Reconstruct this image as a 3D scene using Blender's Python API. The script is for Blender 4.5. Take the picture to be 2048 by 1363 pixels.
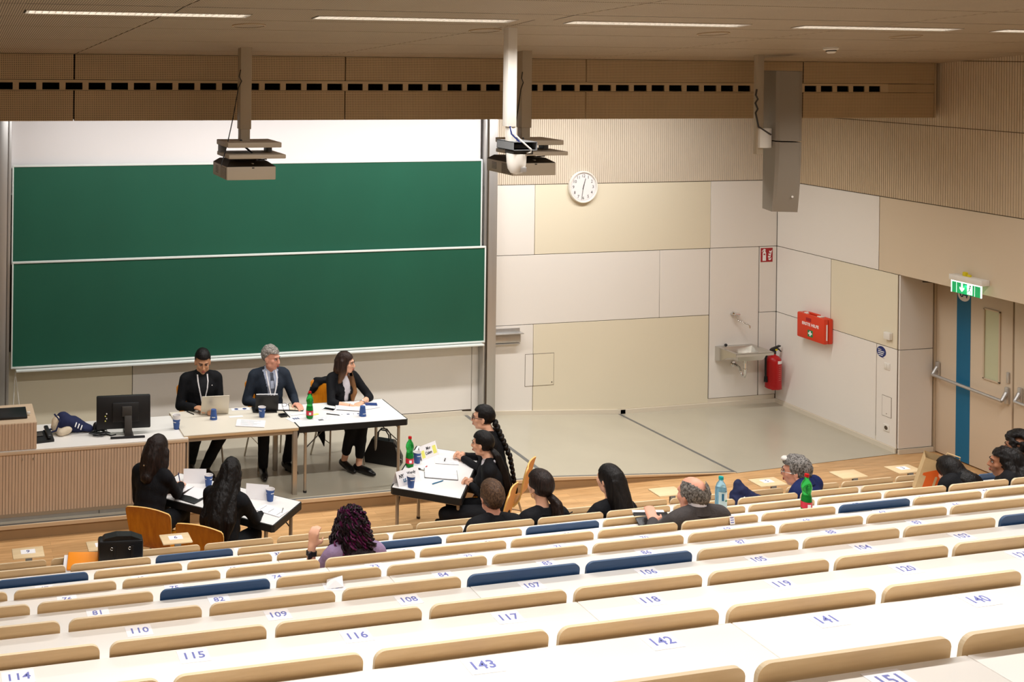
import bpy, bmesh, math, random
import numpy as np
from mathutils import Vector, Matrix, Euler, noise as mnoise
random.seed(7)
PI = math.pi
for o in list(bpy.data.objects): bpy.data.objects.remove(o)
scn = bpy.context.scene
COL = scn.collection

# ---------------------------------------------------------------- camera, world, exposure, room lights
YAW, ROLL, FPX, PCX, PCY, CAMZ = 0.238536, 0.011971, 2200.0, 408.9, 98.2, 4.7
cd = bpy.data.cameras.new('camera'); cam = bpy.data.objects.new('camera', cd); COL.objects.link(cam)
cd.sensor_fit = 'HORIZONTAL'; cd.sensor_width = 36.0; cd.lens = FPX/2048*36
cd.shift_x = (1024-PCX)/2048; cd.shift_y = (PCY-681.5)/2048; cd.clip_start = 0.05; cd.clip_end = 100
_F = Vector((math.sin(YAW), math.cos(YAW), 0)); _R = Vector((math.cos(YAW), -math.sin(YAW), 0)); _D = Vector((0, 0, -1))
_ix = _R*math.cos(ROLL)-_D*math.sin(ROLL); _iy = _D*math.cos(ROLL)+_R*math.sin(ROLL)
_m = Matrix.Identity(4)
for i in range(3):
    _m[i][0] = _ix[i]; _m[i][1] = -_iy[i]; _m[i][2] = -_F[i]
_m[2][3] = CAMZ
cam.matrix_world = _m
scn.camera = cam
scn.view_settings.view_transform = 'Standard'; scn.view_settings.look = 'None'
scn.view_settings.gamma = 1.0; scn.view_settings.use_curve_mapping = False
scn.view_settings.exposure = 0.0
w_ = bpy.data.worlds.new('world'); scn.world = w_; w_.use_nodes = True
w_.node_tree.nodes['Background'].inputs[0].default_value = (1.0, 0.96, 0.9, 1)
w_.node_tree.nodes['Background'].inputs[1].default_value = 0.05

def area_light(name, loc, sx, sy, power, color, rot=(0, 0, 0), spread=PI):
    l = bpy.data.lights.new(name, 'AREA'); l.shape = 'RECTANGLE'; l.size = sx; l.size_y = sy
    l.energy = power; l.color = color; l.spread = spread
    o = bpy.data.objects.new(name, l); COL.objects.link(o); o.location = loc; o.rotation_euler = rot
    return o
CSLOPE, CZ0 = -0.10506, 5.7118            # the raked ceiling: z = CZ0 + CSLOPE*y
def ceil_z(y): return CZ0+CSLOPE*y
WARM = (1.0, 0.975, 0.945)
# the tubes behind the bulkhead that wash the board wall
for x, pw in ((1.5, 28), (3.3, 34), (5.1, 42), (6.9, 47), (8.5, 40)):
    area_light('wall_wash_light', (x, 11.1, 4.52), 1.5, 0.14, pw, WARM, (math.radians(14), 0, 0), math.radians(150))
# recessed ceiling fittings (the row in view and the rows over the seats)
for x in (1.34, 3.37, 5.38, 7.42, 9.4):
    area_light('ceiling_tube_light', (x, 7.38, ceil_z(7.38)-0.03), 1.5, 0.12, 46, WARM, (0, 0, 0), math.radians(140))
for y in (3.4, -0.6):
    for x in (-0.7, 1.34, 3.37, 5.38, 7.42, 9.4):
        area_light('ceiling_tube_light', (x, y, ceil_z(y)-0.03), 1.5, 0.12, 32, WARM, (0, 0, 0), math.radians(140))

# ---------------------------------------------------------------- helpers
def lin(c):
    c = c/255.0
    return c/12.92 if c <= 0.04045 else ((c+0.055)/1.055)**2.4
def rgb(t): return (lin(t[0]), lin(t[1]), lin(t[2]), 1.0)
MATS = {}
def mat(name, col, rough=0.5, metal=0.0, var=0.0, vscale=6.0, vstretch=(1, 1, 1), bump=0.0, bscale=60.0, spec=0.5, trans=0.0, ior=1.45, emit=None, estr=0.0, coat=0.0, alpha=1.0):
    m = bpy.data.materials.new(name); m.use_nodes = True
    nt = m.node_tree; b = nt.nodes['Principled BSDF']
    b.inputs['Base Color'].default_value = rgb(col); b.inputs['Roughness'].default_value = rough
    b.inputs['Metallic'].default_value = metal; b.inputs['Specular IOR Level'].default_value = spec
    b.inputs['IOR'].default_value = ior; b.inputs['Transmission Weight'].default_value = trans
    b.inputs['Coat Weight'].default_value = coat; b.inputs['Alpha'].default_value = alpha
    if emit: b.inputs['Emission Color'].default_value = rgb(emit); b.inputs['Emission Strength'].default_value = estr
    if var > 0 or bump > 0:
        tc = nt.nodes.new('ShaderNodeTexCoord'); mp = nt.nodes.new('ShaderNodeMapping')
        mp.inputs['Scale'].default_value = vstretch; nt.links.new(tc.outputs['Object'], mp.inputs['Vector'])
    if var > 0:
        nz = nt.nodes.new('ShaderNodeTexNoise'); nz.inputs['Scale'].default_value = vscale; nz.inputs['Detail'].default_value = 4
        nt.links.new(mp.outputs[0], nz.inputs['Vector'])
        mr = nt.nodes.new('ShaderNodeMapRange'); mr.inputs['From Min'].default_value = 0.25; mr.inputs['From Max'].default_value = 0.75
        mr.inputs['To Min'].default_value = 1-var; mr.inputs['To Max'].default_value = 1+var
        nt.links.new(nz.outputs['Fac'], mr.inputs['Value'])
        mx = nt.nodes.new('ShaderNodeMix'); mx.data_type = 'RGBA'; mx.blend_type = 'MULTIPLY'; mx.inputs['Factor'].default_value = 1
        mx.inputs['A'].default_value = rgb(col); nt.links.new(mr.outputs[0], mx.inputs['B'])
        nt.links.new(mx.outputs['Result'], b.inputs['Base Color'])
    if bump > 0:
        n2 = nt.nodes.new('ShaderNodeTexNoise'); n2.inputs['Scale'].default_value = bscale; nt.links.new(mp.outputs[0], n2.inputs['Vector'])
        bp = nt.nodes.new('ShaderNodeBump'); bp.inputs['Strength'].default_value = bump; bp.inputs['Distance'].default_value = 0.01
        nt.links.new(n2.outputs['Fac'], bp.inputs['Height']); nt.links.new(bp.outputs[0], b.inputs['Normal'])
    MATS[name] = m
    return m
def stripe_mask(nt, coord, axis, pitch, duty):
    """1 inside the groove, 0 on the face, repeating along one object axis"""
    sp = nt.nodes.new('ShaderNodeSeparateXYZ'); nt.links.new(coord, sp.inputs[0])
    md = nt.nodes.new('ShaderNodeMath'); md.operation = 'FLOORED_MODULO'; md.inputs[1].default_value = pitch
    nt.links.new(sp.outputs[axis], md.inputs[0])
    lt = nt.nodes.new('ShaderNodeMath'); lt.operation = 'LESS_THAN'; lt.inputs[1].default_value = pitch*duty
    nt.links.new(md.outputs[0], lt.inputs[0])
    return lt.outputs[0]
def perforated(name, col, hole, pitch, duty, axes, rough=0.6):
    """board with a grid (two axes) or rows (one axis) of fine holes, too small to model"""
    m = mat(name, col, rough, var=0.05, vscale=3)
    nt = m.node_tree; b = nt.nodes['Principled BSDF']
    tc = nt.nodes.new('ShaderNodeTexCoord')
    k = [stripe_mask(nt, tc.outputs['Object'], a, pitch, duty) for a in axes]
    f = k[0]
    if len(k) > 1:
        mu = nt.nodes.new('ShaderNodeMath'); mu.operation = 'MULTIPLY'; nt.links.new(k[0], mu.inputs[0]); nt.links.new(k[1], mu.inputs[1]); f = mu.outputs[0]
    mx = nt.nodes.new('ShaderNodeMix'); mx.data_type = 'RGBA'
    src = b.inputs['Base Color'].links[0].from_socket
    nt.links.new(src, mx.inputs['A']); mx.inputs['B'].default_value = rgb(hole); nt.links.new(f, mx.inputs['Factor'])
    nt.links.new(mx.outputs['Result'], b.inputs['Base Color'])
    return m
def wood(name, col, dark, rough=0.4, along=1, scale=1.0, plank=None):
    """wood with long grain along one axis; plank = (length, width) adds strip-to-strip tone"""
    m = mat(name, col, rough); nt = m.node_tree; b = nt.nodes['Principled BSDF']
    tc = nt.nodes.new('ShaderNodeTexCoord'); mp = nt.nodes.new('ShaderNodeMapping')
    s = [14.0*scale]*3; s[along] = 1.2*scale; mp.inputs['Scale'].default_value = s
    nt.links.new(tc.outputs['Object'], mp.inputs[0])
    nz = nt.nodes.new('ShaderNodeTexNoise'); nz.inputs['Scale'].default_value = 2.5; nz.inputs['Detail'].default_value = 6; nz.inputs['Roughness'].default_value = 0.6
    nt.links.new(mp.outputs[0], nz.inputs['Vector'])
    cr = nt.nodes.new('ShaderNodeValToRGB'); cr.color_ramp.elements[0].position = 0.3; cr.color_ramp.elements[1].position = 0.7
    cr.color_ramp.elements[0].color = rgb(dark); cr.color_ramp.elements[1].color = rgb(col)
    nt.links.new(nz.outputs['Fac'], cr.inputs[0]); out = cr.outputs[0]
    if plank:
        br = nt.nodes.new('ShaderNodeTexBrick'); br.inputs['Scale'].default_value = 1.0
        br.inputs['Brick Width'].default_value = plank[0]; br.inputs['Row Height'].default_value = plank[1]; br.inputs['Mortar Size'].default_value = 0.0012
        br.inputs['Color1'].default_value = (0.88, 0.86, 0.83, 1); br.inputs['Color2'].default_value = (1.08, 1.07, 1.05, 1); br.inputs['Mortar'].default_value = (0.6, 0.55, 0.5, 1)
        nt.links.new(tc.outputs['Object'], br.inputs['Vector'])
        mx = nt.nodes.new('ShaderNodeMix'); mx.data_type = 'RGBA'; mx.blend_type = 'MULTIPLY'; mx.inputs['Factor'].default_value = 1
        nt.links.new(out, mx.inputs['A']); nt.links.new(br.outputs['Color'], mx.inputs['B']); out = mx.outputs['Result']
    nt.links.new(out, b.inputs['Base Color'])
    return m

class MB:
    """collects polygons; build() links them as ONE mesh object"""
    def __init__(s): s.v = []; s.f = []; s.sm = []; s.mi = []
    def add(s, vs, fs, smooth=False, M=None, mi=0):
        n = len(s.v)
        for v in vs:
            v = Vector(v); s.v.append(tuple(M @ v) if M else tuple(v))
        for f in fs: s.f.append([n+i for i in f]); s.sm.append(smooth); s.mi.append(mi)
        return s
    def box(s, c, d, rz=0.0, M=None, mi=0):
        hx, hy, hz = d[0]/2, d[1]/2, d[2]/2
        vs = [(x, y, z) for z in (-hz, hz) for x, y in ((-hx, -hy), (hx, -hy), (hx, hy), (-hx, hy))]
        T = Matrix.Translation(c) @ Matrix.Rotation(rz, 4, 'Z')
        if M: T = M @ T
        return s.add(vs, [(3, 2, 1, 0), (4, 5, 6, 7), (0, 1, 5, 4), (1, 2, 6, 5), (2, 3, 7, 6), (3, 0, 4, 7)], False, T, mi)
    def rbox(s, c, d, r=0.01, M=None, rot=None, seg=2, mi=0):
        """box with rounded edges"""
        bm = bmesh.new(); bmesh.ops.create_cube(bm, size=1.0)
        for v in bm.verts: v.co = Vector((v.co.x*d[0], v.co.y*d[1], v.co.z*d[2]))
        bmesh.ops.bevel(bm, geom=list(bm.edges), offset=min(r, min(d)*0.49), segments=seg, affect='EDGES', profile=0.5)
        T = Matrix.Translation(c)
        if rot: T = T @ Euler(rot).to_matrix().to_4x4()
        if M: T = M @ T
        bm.verts.index_update()
        s.add([v.co.copy() for v in bm.verts], [[v.index for v in f.verts] for f in bm.faces], True, T, mi); bm.free()
        return s
    def prism(s, poly, h0, h1, axis=2, M=None, smooth=False, mi=0):
        """polygon extruded along an axis from h0 to h1"""
        n = len(poly)
        def P(p, h):
            return (h, p[0], p[1]) if axis == 0 else ((p[0], h, p[1]) if axis == 1 else (p[0], p[1], h))
        vs = [P(p, h0) for p in poly]+[P(p, h1) for p in poly]
        fs = [list(range(n))[::-1], list(range(n, 2*n))]+[(i, (i+1) % n, n+(i+1) % n, n+i) for i in range(n)]
        return s.add(vs, fs, smooth, M, mi)
    def tube(s, pts, r, n=8, M=None, caps=True, mi=0):
        pts = [Vector(p) for p in pts]; rs = r if isinstance(r, (list, tuple)) else [r]*len(pts)
        vs = []; fs = []; prev = None
        for i, p in enumerate(pts):
            t = (pts[min(i+1, len(pts)-1)]-pts[max(i-1, 0)]).normalized()
            if prev is None:
                a = Vector((0, 0, 1)) if abs(t.z) < 0.9 else Vector((1, 0, 0)); u = t.cross(a).normalized()
            else:
                u = (prev-t*prev.dot(t)); u = u.normalized() if u.length > 1e-6 else t.orthogonal().normalized()
            prev = u; w = t.cross(u)
            for k in range(n):
                a = 2*PI*k/n; vs.append(p+(u*math.cos(a)+w*math.sin(a))*rs[i])
        for i in range(len(pts)-1):
            for k in range(n): fs.append((i*n+k, i*n+(k+1) % n, (i+1)*n+(k+1) % n, (i+1)*n+k))
        if caps: fs.append(list(range(n))[::-1]); fs.append([(len(pts)-1)*n+k for k in range(n)])
        return s.add(vs, fs, True, M, mi)
    def lathe(s, prof, n=20, M=None, caps=True, mi=0):
        vs = []; fs = []
        for r, z in prof:
            for k in range(n): a = 2*PI*k/n; vs.append((r*math.cos(a), r*math.sin(a), z))
        for i in range(len(prof)-1):
            for k in range(n): fs.append((i*n+k, i*n+(k+1) % n, (i+1)*n+(k+1) % n, (i+1)*n+k))
        if caps: fs.append(list(range(n))[::-1]); fs.append([(len(prof)-1)*n+k for k in range(n)])
        return s.add(vs, fs, True, M, mi)
    def ball(s, c, r, M=None, rot=None, nu=14, nv=9, mi=0):
        r = (r, r, r) if not isinstance(r, (tuple, list)) else r
        vs = [(0, 0, 1)]; fs = []
        for i in range(1, nv):
            th = PI*i/nv
            for k in range(nu): a = 2*PI*k/nu; vs.append((math.sin(th)*math.cos(a), math.sin(th)*math.sin(a), math.cos(th)))
        vs.append((0, 0, -1)); L = len(vs)-1
        for k in range(nu):
            fs.append((0, 1+k, 1+(k+1) % nu)); fs.append((L, 1+(nv-2)*nu+(k+1) % nu, 1+(nv-2)*nu+k))
            for i in range(nv-2): fs.append((1+i*nu+k, 1+(i+1)*nu+k, 1+(i+1)*nu+(k+1) % nu, 1+i*nu+(k+1) % nu))
        T = Matrix.Translation(c)
        if rot is not None: T = T @ (rot if isinstance(rot, Matrix) else Euler(rot).to_matrix()).to_4x4()
        T = T @ Matrix.Diagonal((r[0], r[1], r[2], 1))
        if M: T = M @ T
        return s.add(vs, fs, True, T, mi)
    def capsule(s, a, ra, b, rb, n=12, M=None, mi=0):
        a, b = Vector(a), Vector(b); d = b-a; L = d.length
        if L < 1e-6: return s.ball(a, ra, M, mi=mi)
        t = d/L; pts = []; rs = []
        for k in range(5):
            an = PI/2*(1-k/4); pts.append(a-t*ra*math.sin(an)); rs.append(max(ra*math.cos(an), 1e-4))
        for k in range(5):
            an = PI/2*k/4; pts.append(b+t*rb*math.sin(an)); rs.append(max(rb*math.cos(an), 1e-4))
        return s.tube(pts, rs, n, M, True, mi)
    def mesh(s, name, ms):
        me = bpy.data.meshes.new(name); me.from_pydata(s.v, [], s.f)
        for m in (ms if isinstance(ms, (list, tuple)) else [ms]): me.materials.append(m)
        me.polygons.foreach_set('use_smooth', s.sm); me.polygons.foreach_set('material_index', s.mi)
        me.update()
        if any(s.sm): me.set_sharp_from_angle(angle=math.radians(40))
        return me
    def build(s, name, ms, parent=None, loc=None, rot=None):
        return link(name, s.mesh(name, ms), parent, loc, rot)
def link(name, data, parent=None, loc=None, rot=None):
    o = bpy.data.objects.new(name, data); COL.objects.link(o)
    if parent: o.parent = parent
    if loc is not None: o.location = loc
    if rot is not None: o.rotation_euler = rot
    return o
def empty(name, loc=(0, 0, 0), rz=0.0, rot=None):
    o = bpy.data.objects.new(name, None); COL.objects.link(o); o.location = loc
    o.rotation_euler = rot if rot else (0, 0, rz); o.empty_display_size = 0.1
    return o
def tag(o, label, cat, group=None):
    o['label'] = label; o['category'] = cat
    if group: o['group'] = group
    return o
def thing(name, label, cat, loc=(0, 0, 0), rz=0.0, group=None, rot=None):
    return tag(empty(name, loc, rz, rot), label, cat, group)
def struct(o): o['kind'] = 'structure'; return o
def stuff(o): o['kind'] = 'stuff'; return o
def dup(root, loc, rz, label, group=None):
    r = root.copy(); COL.objects.link(r); r.location = loc; r.rotation_euler = (0, 0, rz); r['label'] = label
    if group: r['group'] = group
    for ch in list(root.children):
        c = ch.copy(); COL.objects.link(c); c.parent = r
        for g in ch.children:
            d = g.copy(); COL.objects.link(d); d.parent = c
    return r
TXT = bpy.data.scenes.new('lettering')
_tcache = {}
def text_mesh(s, size, m, bold=0.0, extrude=0.0004):
    key = (s, size, m.name, bold)
    if key in _tcache: return _tcache[key]
    c = bpy.data.curves.new('lettering', 'FONT'); c.body = s; c.size = size; c.align_x = 'CENTER'; c.align_y = 'CENTER'
    c.extrude = extrude; c.offset = bold; c.resolution_u = 2
    o = bpy.data.objects.new('lettering', c); TXT.collection.objects.link(o)
    vl = TXT.view_layers[0]; vl.update(); dg = vl.depsgraph; dg.update()
    me = bpy.data.meshes.new_from_object(o.evaluated_get(dg)); me.name = 'lettering'
    me.materials.clear(); me.materials.append(m)
    bpy.data.objects.remove(o); bpy.data.curves.remove(c)
    _tcache[key] = me
    return me
def text(s, size, m, parent, loc, rot=(0, 0, 0), name='lettering', bold=0.0, M=None):
    o = link(name, text_mesh(s, size, m, bold), parent, loc, rot)
    if M is not None: o.matrix_local = M
    return o
# ---------------------------------------------------------------- materials of the room
M_white = mat('white_laminate_panel', (236, 231, 224), 0.42, var=0.015, vscale=0.8)
M_cream = mat('cream_laminate_panel', (230, 221, 198), 0.42, var=0.015, vscale=0.8)
M_beige = mat('beige_laminate_panel', (216, 199, 174), 0.45, var=0.015, vscale=0.8)
M_joint = mat('dark_joint', (92, 78, 62), 0.8)
M_skirt = mat('skirting_paint', (222, 212, 194), 0.5)
M_slat = mat('acoustic_slat', (216, 203, 184), 0.55, var=0.03, vscale=2)
M_slat_tan = mat('tan_acoustic_slat', (205, 184, 154), 0.55, var=0.03, vscale=2)
M_groove = mat('slat_groove', (120, 102, 80), 0.8)
M_perf = perforated('perforated_board', (196, 170, 134), (38, 28, 20), 0.0168, 0.46, (0, 2))
M_band = mat('vent_band', (188, 165, 132), 0.6)
M_dark = mat('vent_dark', (26, 20, 15), 0.9)
M_ceil = perforated('ceiling_board', (182, 164, 138), (112, 96, 76), 0.0168, 0.38, (0,))
M_floor = wood('oak_strip_floor', (228, 186, 134), (196, 150, 100), 0.36, 0, 1.0, (1.1, 0.075))
M_lino = mat('grey_linoleum', (186, 179, 161), 0.2, var=0.05, vscale=1.2, spec=0.5)
M_seamlino = mat('dark_grey_edge_strip', (108, 108, 106), 0.5)
M_riser = mat('stage_riser_board', (158, 128, 92), 0.55, var=0.06, vscale=4)
M_nose = mat('stage_nosing', (214, 188, 154), 0.45)
M_alu = mat('brushed_aluminium', (196, 194, 192), 0.38, metal=0.75, var=0.03, vscale=3, vstretch=(8, 8, 0.3))
M_alu_w = mat('white_aluminium', (226, 232, 228), 0.35)
M_green = mat('green_chalkboard', (22, 86, 66), 0.55, var=0.10, vscale=0.9, vstretch=(1, 1, 0.6))
M_board_w = mat('white_board_enamel', (238, 235, 236), 0.3)
M_steel = mat('stainless_steel', (206, 203, 196), 0.24, metal=0.95)
M_chrome = mat('chrome', (225, 225, 225), 0.12, metal=1.0)
M_black = mat('black_plastic', (24, 24, 26), 0.42)
M_matte_black = mat('black_rubber', (18, 18, 19), 0.7)
M_paper = mat('white_paper', (244, 242, 244), 0.6)
M_white_p = mat('white_plastic', (232, 228, 220), 0.4)
M_ink = mat('black_ink', (24, 24, 30), 0.6)
M_whiteink = mat('white_print', (245, 245, 245), 0.5)

YB, XR, YBULK, HS = 12.674, 11.117, 10.19, 0.135
YN = 10.735                    # where the right wall turns into the door niche
XD = 11.62                     # plane of the door
XL, YREAR = -3.6, -2.6
STEP = 10.605                  # stage edge

# ---------------------------------------------------------------- floor, stage, tiers
fl = struct(MB().box(((XL+12.2)/2, (YREAR+12.9)/2, -0.1), (12.2-XL, 12.9-YREAR, 0.2)).build('floor', M_floor))
# stage: flat top for x<6.47, ramp down to the floor between 6.47 and 8.8, thin linoleum beyond
RX0, RX1 = 6.47, 8.80
st = MB()
st.add([(XL, STEP+0.045, HS), (RX0, STEP+0.045, HS), (RX0+0.05, YB, HS), (XL, YB, HS)], [(0, 1, 2, 3)])
st.add([(RX0, STEP+0.045, HS), (RX1, STEP+0.045, 0.004), (RX1-0.09, YB, 0.004), (RX0+0.05, YB, HS)], [(0, 1, 2, 3)])
st.add([(RX1, STEP, 0.004), (XR, YN-0.01, 0.004), (XR, YB, 0.004), (RX1-0.09, YB, 0.004)], [(0, 1, 2, 3)])
stage = struct(st.build('floor_stage', M_lino))
rs = MB()                      # riser under the edge, tapering out with the ramp
rs.add([(XL, STEP+0.012, 0), (RX1, STEP+0.012, 0), (RX0, STEP+0.012, HS-0.03), (XL, STEP+0.012, HS-0.03)], [(0, 1, 2, 3)])
rs.build('riser', M_riser, stage)
ns = MB()
for (xa, za, xb, zb) in ((XL, HS, RX0, HS), (RX0, HS, RX1, 0.004)):
    ns.add([(xa, STEP, za-0.03), (xb, STEP, max(zb-0.03, 0)), (xb, STEP, zb+0.003), (xa, STEP, za+0.003), (xa, STEP+0.018, za+0.003), (xb, STEP+0.018, zb+0.003)],
           [(0, 1, 2, 3), (3, 2, 5, 4)])
ns.build('nosing', M_nose, stage)
es = MB()
def strip(a, b, wd, z0, z1):
    a, b = Vector((a[0], a[1], 0)), Vector((b[0], b[1], 0)); n = (b-a).normalized().cross(Vector((0, 0, 1)))*wd/2
    es.add([(a-n)+Vector((0, 0, z0)), (b-n)+Vector((0, 0, z1)), (b+n)+Vector((0, 0, z1)), (a+n)+Vector((0, 0, z0))], [(0, 1, 2, 3)])
strip((XL, STEP+0.034), (RX0, STEP+0.034), 0.034, HS+0.002, HS+0.002)
strip((RX0, STEP+0.034), (RX1, STEP+0.03), 0.034, HS+0.002, 0.006)
strip((RX0, STEP+0.03), (RX0+0.05, YB-0.02), 0.045, HS+0.0025, HS+0.0025)
strip((RX1, STEP+0.01), (RX1-0.09, YB-0.02), 0.04, 0.0065, 0.0065)
es.build('edge_strip', M_seamlino, stage)

W_, Y9, DY, Z9, DZ = 0.602987, 8.42394, 0.774230, 0.75, 0.30710
X0 = {1: 1.95, 2: 1.248, 3: 0.590, 4: 1.144, 5: 1.087, 6: 1.031, 7: 0.981, 8: 0.930, 9: 0.875}
X0[1] = 1.901
def yr(r): return Y9-(9-r)*DY
def zr(r): return Z9+(9-r)*DZ
def fr(r): return max(0.0, (8-r)*DZ)
tiers = empty('floor_tiers'); struct(tiers)
M_tier = mat('tier_floor', (150, 128, 104), 0.6)
for r in range(7, -3, -1):
    f = fr(r)
    MB().box((3.6, (yr(r)+0.55+YREAR)/2, f/2-0.02), (13.0, yr(r)+0.55-YREAR, f+0.04-0.04)).build('step', M_tier, tiers)

# ---------------------------------------------------------------- walls with their panels
def wall_panels(root, rects, plane, axis, name='panel', th=0.018, gap=0.004):
    """rects: (a0, a1, z0, z1, material); axis 'y' = back wall facing -y, 'x' = right wall facing -x"""
    for a0, a1, z0, z1, m in rects:
        c = (a0+a1)/2; d = a1-a0-2*gap
        b = MB()
        if axis == 'y': b.rbox((c, plane+th/2, (z0+z1)/2), (d, th, z1-z0-2*gap), 0.0015, seg=1)
        else: b.rbox((plane+th/2, c, (z0+z1)/2), (th, d, z1-z0-2*gap), 0.0015, seg=1)
        b.build(name, m, root)
wb = struct(MB().box(((XL+XR+0.3)/2, YB+0.118, 2.6), (XR+0.3-XL, 0.2, 5.6)).build('wall_back', M_joint))
H0, H1, H2, H3, H4 = 0.114, 1.232, 2.122, 3.018, 3.92
wall_panels(wb, [
    (6.60, 7.46, H2, H3, M_white), (7.46, 10.07, H2, H3, M_cream), (10.07, XR, H2, H3, M_white),
    (6.60, 9.30, H1, H2, M_white), (9.30, 10.06, H1, H2, M_white),
    (6.60, 7.458, 0.06, H1, M_white), (7.458, 10.06, 0.06, H1, M_cream),
    (10.07, 10.835, H0, H2, M_beige if False else M_white), (10.845, XR, H1, H2, M_white), (10.845, XR, H0, H1, M_white),
    (XL, -0.2, 0.2, H1, M_white), (-0.2, 2.263, 0.2, H1, M_cream), (2.263, 4.9, 0.2, H1, M_white), (4.9, 6.60, 0.2, H1, M_white),
    (XL, 0.6, H1, H3, M_white)], YB, 'y')
def slat_run(root, a0, a1, z0, z1, plane, axis, m, pitch=0.030, wd=0.0245, dp=0.010):
    b = MB(); n = int((a1-a0)/pitch)
    for i in range(n):
        c = a0+(i+0.5)*pitch
        if axis == 'y':
            x0, x1, y0, y1 = c-wd/2, c+wd/2, plane, plane+dp
            b.add([(x0, y1, z0), (x0, y0, z0), (x1, y0, z0), (x1, y1, z0), (x0, y1, z1), (x0, y0, z1), (x1, y0, z1), (x1, y1, z1)],
                  [(0, 1, 5, 4), (1, 2, 6, 5), (2, 3, 7, 6), (0, 3, 2, 1), (4, 5, 6, 7)])
        else:
            y0, y1, x0, x1 = c-wd/2, c+wd/2, plane, plane+dp
            b.add([(x1, y1, z0), (x0, y1, z0), (x0, y0, z0), (x1, y0, z0), (x1, y1, z1), (x0, y1, z1), (x0, y0, z1), (x1, y0, z1)],
                  [(0, 1, 5, 4), (1, 2, 6, 5), (2, 3, 7, 6), (0, 3, 2, 1), (4, 5, 6, 7)])
    return stuff(b.build('slats', m, root))
MB().box(((6.6+XR)/2, YB+0.014, (H3+4.55)/2), (XR-6.6, 0.008, 4.55-H3)).build('backing', M_groove, wb)
slat_run(wb, 6.86, XR, H3+0.006, 4.5, YB, 'y', M_slat)
sk = MB(); sk.box(((RX1+XR)/2-0.04, YB-0.004, 0.03), (XR-RX1+0.06, 0.022, 0.056)); sk.box(((RX1+XR)/2-0.04, YB+0.008, 0.085), (XR-RX1+0.06, 0.012, 0.054))
sk.add([(RX0, YB-0.015, HS), (RX1, YB-0.015, 0.0), (RX1, YB-0.015, 0.058), (RX0, YB-0.015, HS+0.05)], [(0, 1, 2, 3)])
sk.add([(RX0, YB-0.015, HS+0.05), (RX1, YB-0.015, 0.058), (RX1, YB, 0.058), (RX0, YB, HS+0.05)], [(0, 1, 2, 3)])
sk.box(((XL+RX0)/2, YB-0.004, HS+0.03), (RX0-XL, 0.022, 0.06))
struct(sk.build('baseboard_back', M_skirt))
# right wall: the part before the niche, the lintel over it, and on towards the seats
wr = struct(MB().box((XR+0.118, (YN+YB)/2+0.1, 2.6), (0.2, YB-YN+0.2-0.02, 5.6)).build('wall_right', M_joint))
MB().box((XR+0.318, (YN+YREAR)/2, 3.9), (0.6, YN-YREAR, 3.55)).build('lintel_core', M_joint, wr)
wall_panels(wr, [(11.012, YB, H2, H3, M_white), (7.5, 11.012, H2, H3, M_beige), (3.9, 7.5, H2, H3, M_beige),
    (11.742, YB, H1, H2, M_white), (YN, 11.742, H1, H2, M_cream),
    (11.03, YB, 0.06, H1, M_white), (YN, 11.03, 0.06, H1, M_white)], XR, 'x')
MB().box((XR+0.014, (3.0+YB)/2, (H3+5.4)/2), (0.008, YB-3.0, 5.4-H3)).build('backing', M_groove, wr)
slat_run(wr, 6.4, YB, H3+0.006, H4-0.005, XR, 'x', M_slat_tan)
slat_run(wr, 6.4, YB, H4+0.005, 4.665, XR, 'x', M_slat_tan)
slat_run(wr, 6.4, YB, 4.675, 5.3, XR, 'x', M_slat_tan)
MB().box((XR+0.31, YN, 1.06), (0.60, 0.016, 2.11)).build('niche_core', M_joint, wr)
wall_panels(wr, [(XR+0.004, XD-0.01, H1, H2, M_white), (XR+0.004, XD-0.01, 0.06, H1, M_white)], YN-0.026, 'y')
sk = MB(); sk.box((XR-0.004, (YN+YB)/2, 0.03), (0.022, YB-YN, 0.056)); sk.box((XR+0.008, (YN+YB)/2, 0.085), (0.012, YB-YN, 0.054))
sk.box(((XR+XD)/2, YN-0.03, 0.03), (XD-XR, 0.02, 0.056))
struct(sk.build('baseboard_right', M_skirt))
wd_ = struct(MB().box((XD+0.16, (YN+YREAR)/2, 1.2), (0.2, YN-YREAR, 2.5)).build('wall_niche', M_beige))
struct(MB().box((XL-0.1, (YREAR+YB)/2, 2.6), (0.2, YB-YREAR, 5.8)).build('wall_left', M_beige))
struct(MB().box(((XL+XR)/2, YREAR-0.1, 3.0), (XR-XL+0.4, 0.2, 6.4)).build('wall_rear', M_beige))

# ---------------------------------------------------------------- ceiling: boards between the measured seams
ce = empty('ceiling'); struct(ce)
ang = math.atan(CSLOPE)
def cpt(x, y, d=0.0): return (x, y, ceil_z(y)+d)
MB().add([cpt(XL, YREAR, 0.09), cpt(XR+0.4, YREAR, 0.09), cpt(XR+0.4, YB, 0.09), cpt(XL, YB, 0.09)], [(0, 1, 2, 3)]).build('ceiling_core', M_joint, ce)
SEAM_Y = [10.19, 9.80, 9.02, 8.17, 7.62, 7.02, 6.4, 5.6, 4.8, 4.0, 3.2, 2.4, 1.6, 0.8, 0.0, -0.9, -1.8, YREAR]
def seamx(i, y):           # the long seams run slightly askew, as in the photograph
    base = ((-3.6, 0.0), (1.245, -0.101), (3.843, -0.245), (6.55, -0.25), (9.2, -0.25), (11.4, 0.0))[i]
    return base[0]+base[1]*(y-10.19 if i != 2 else y-9.405)
FIX_X = (1.34, 3.37, 5.38, 7.42, 9.40)
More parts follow.
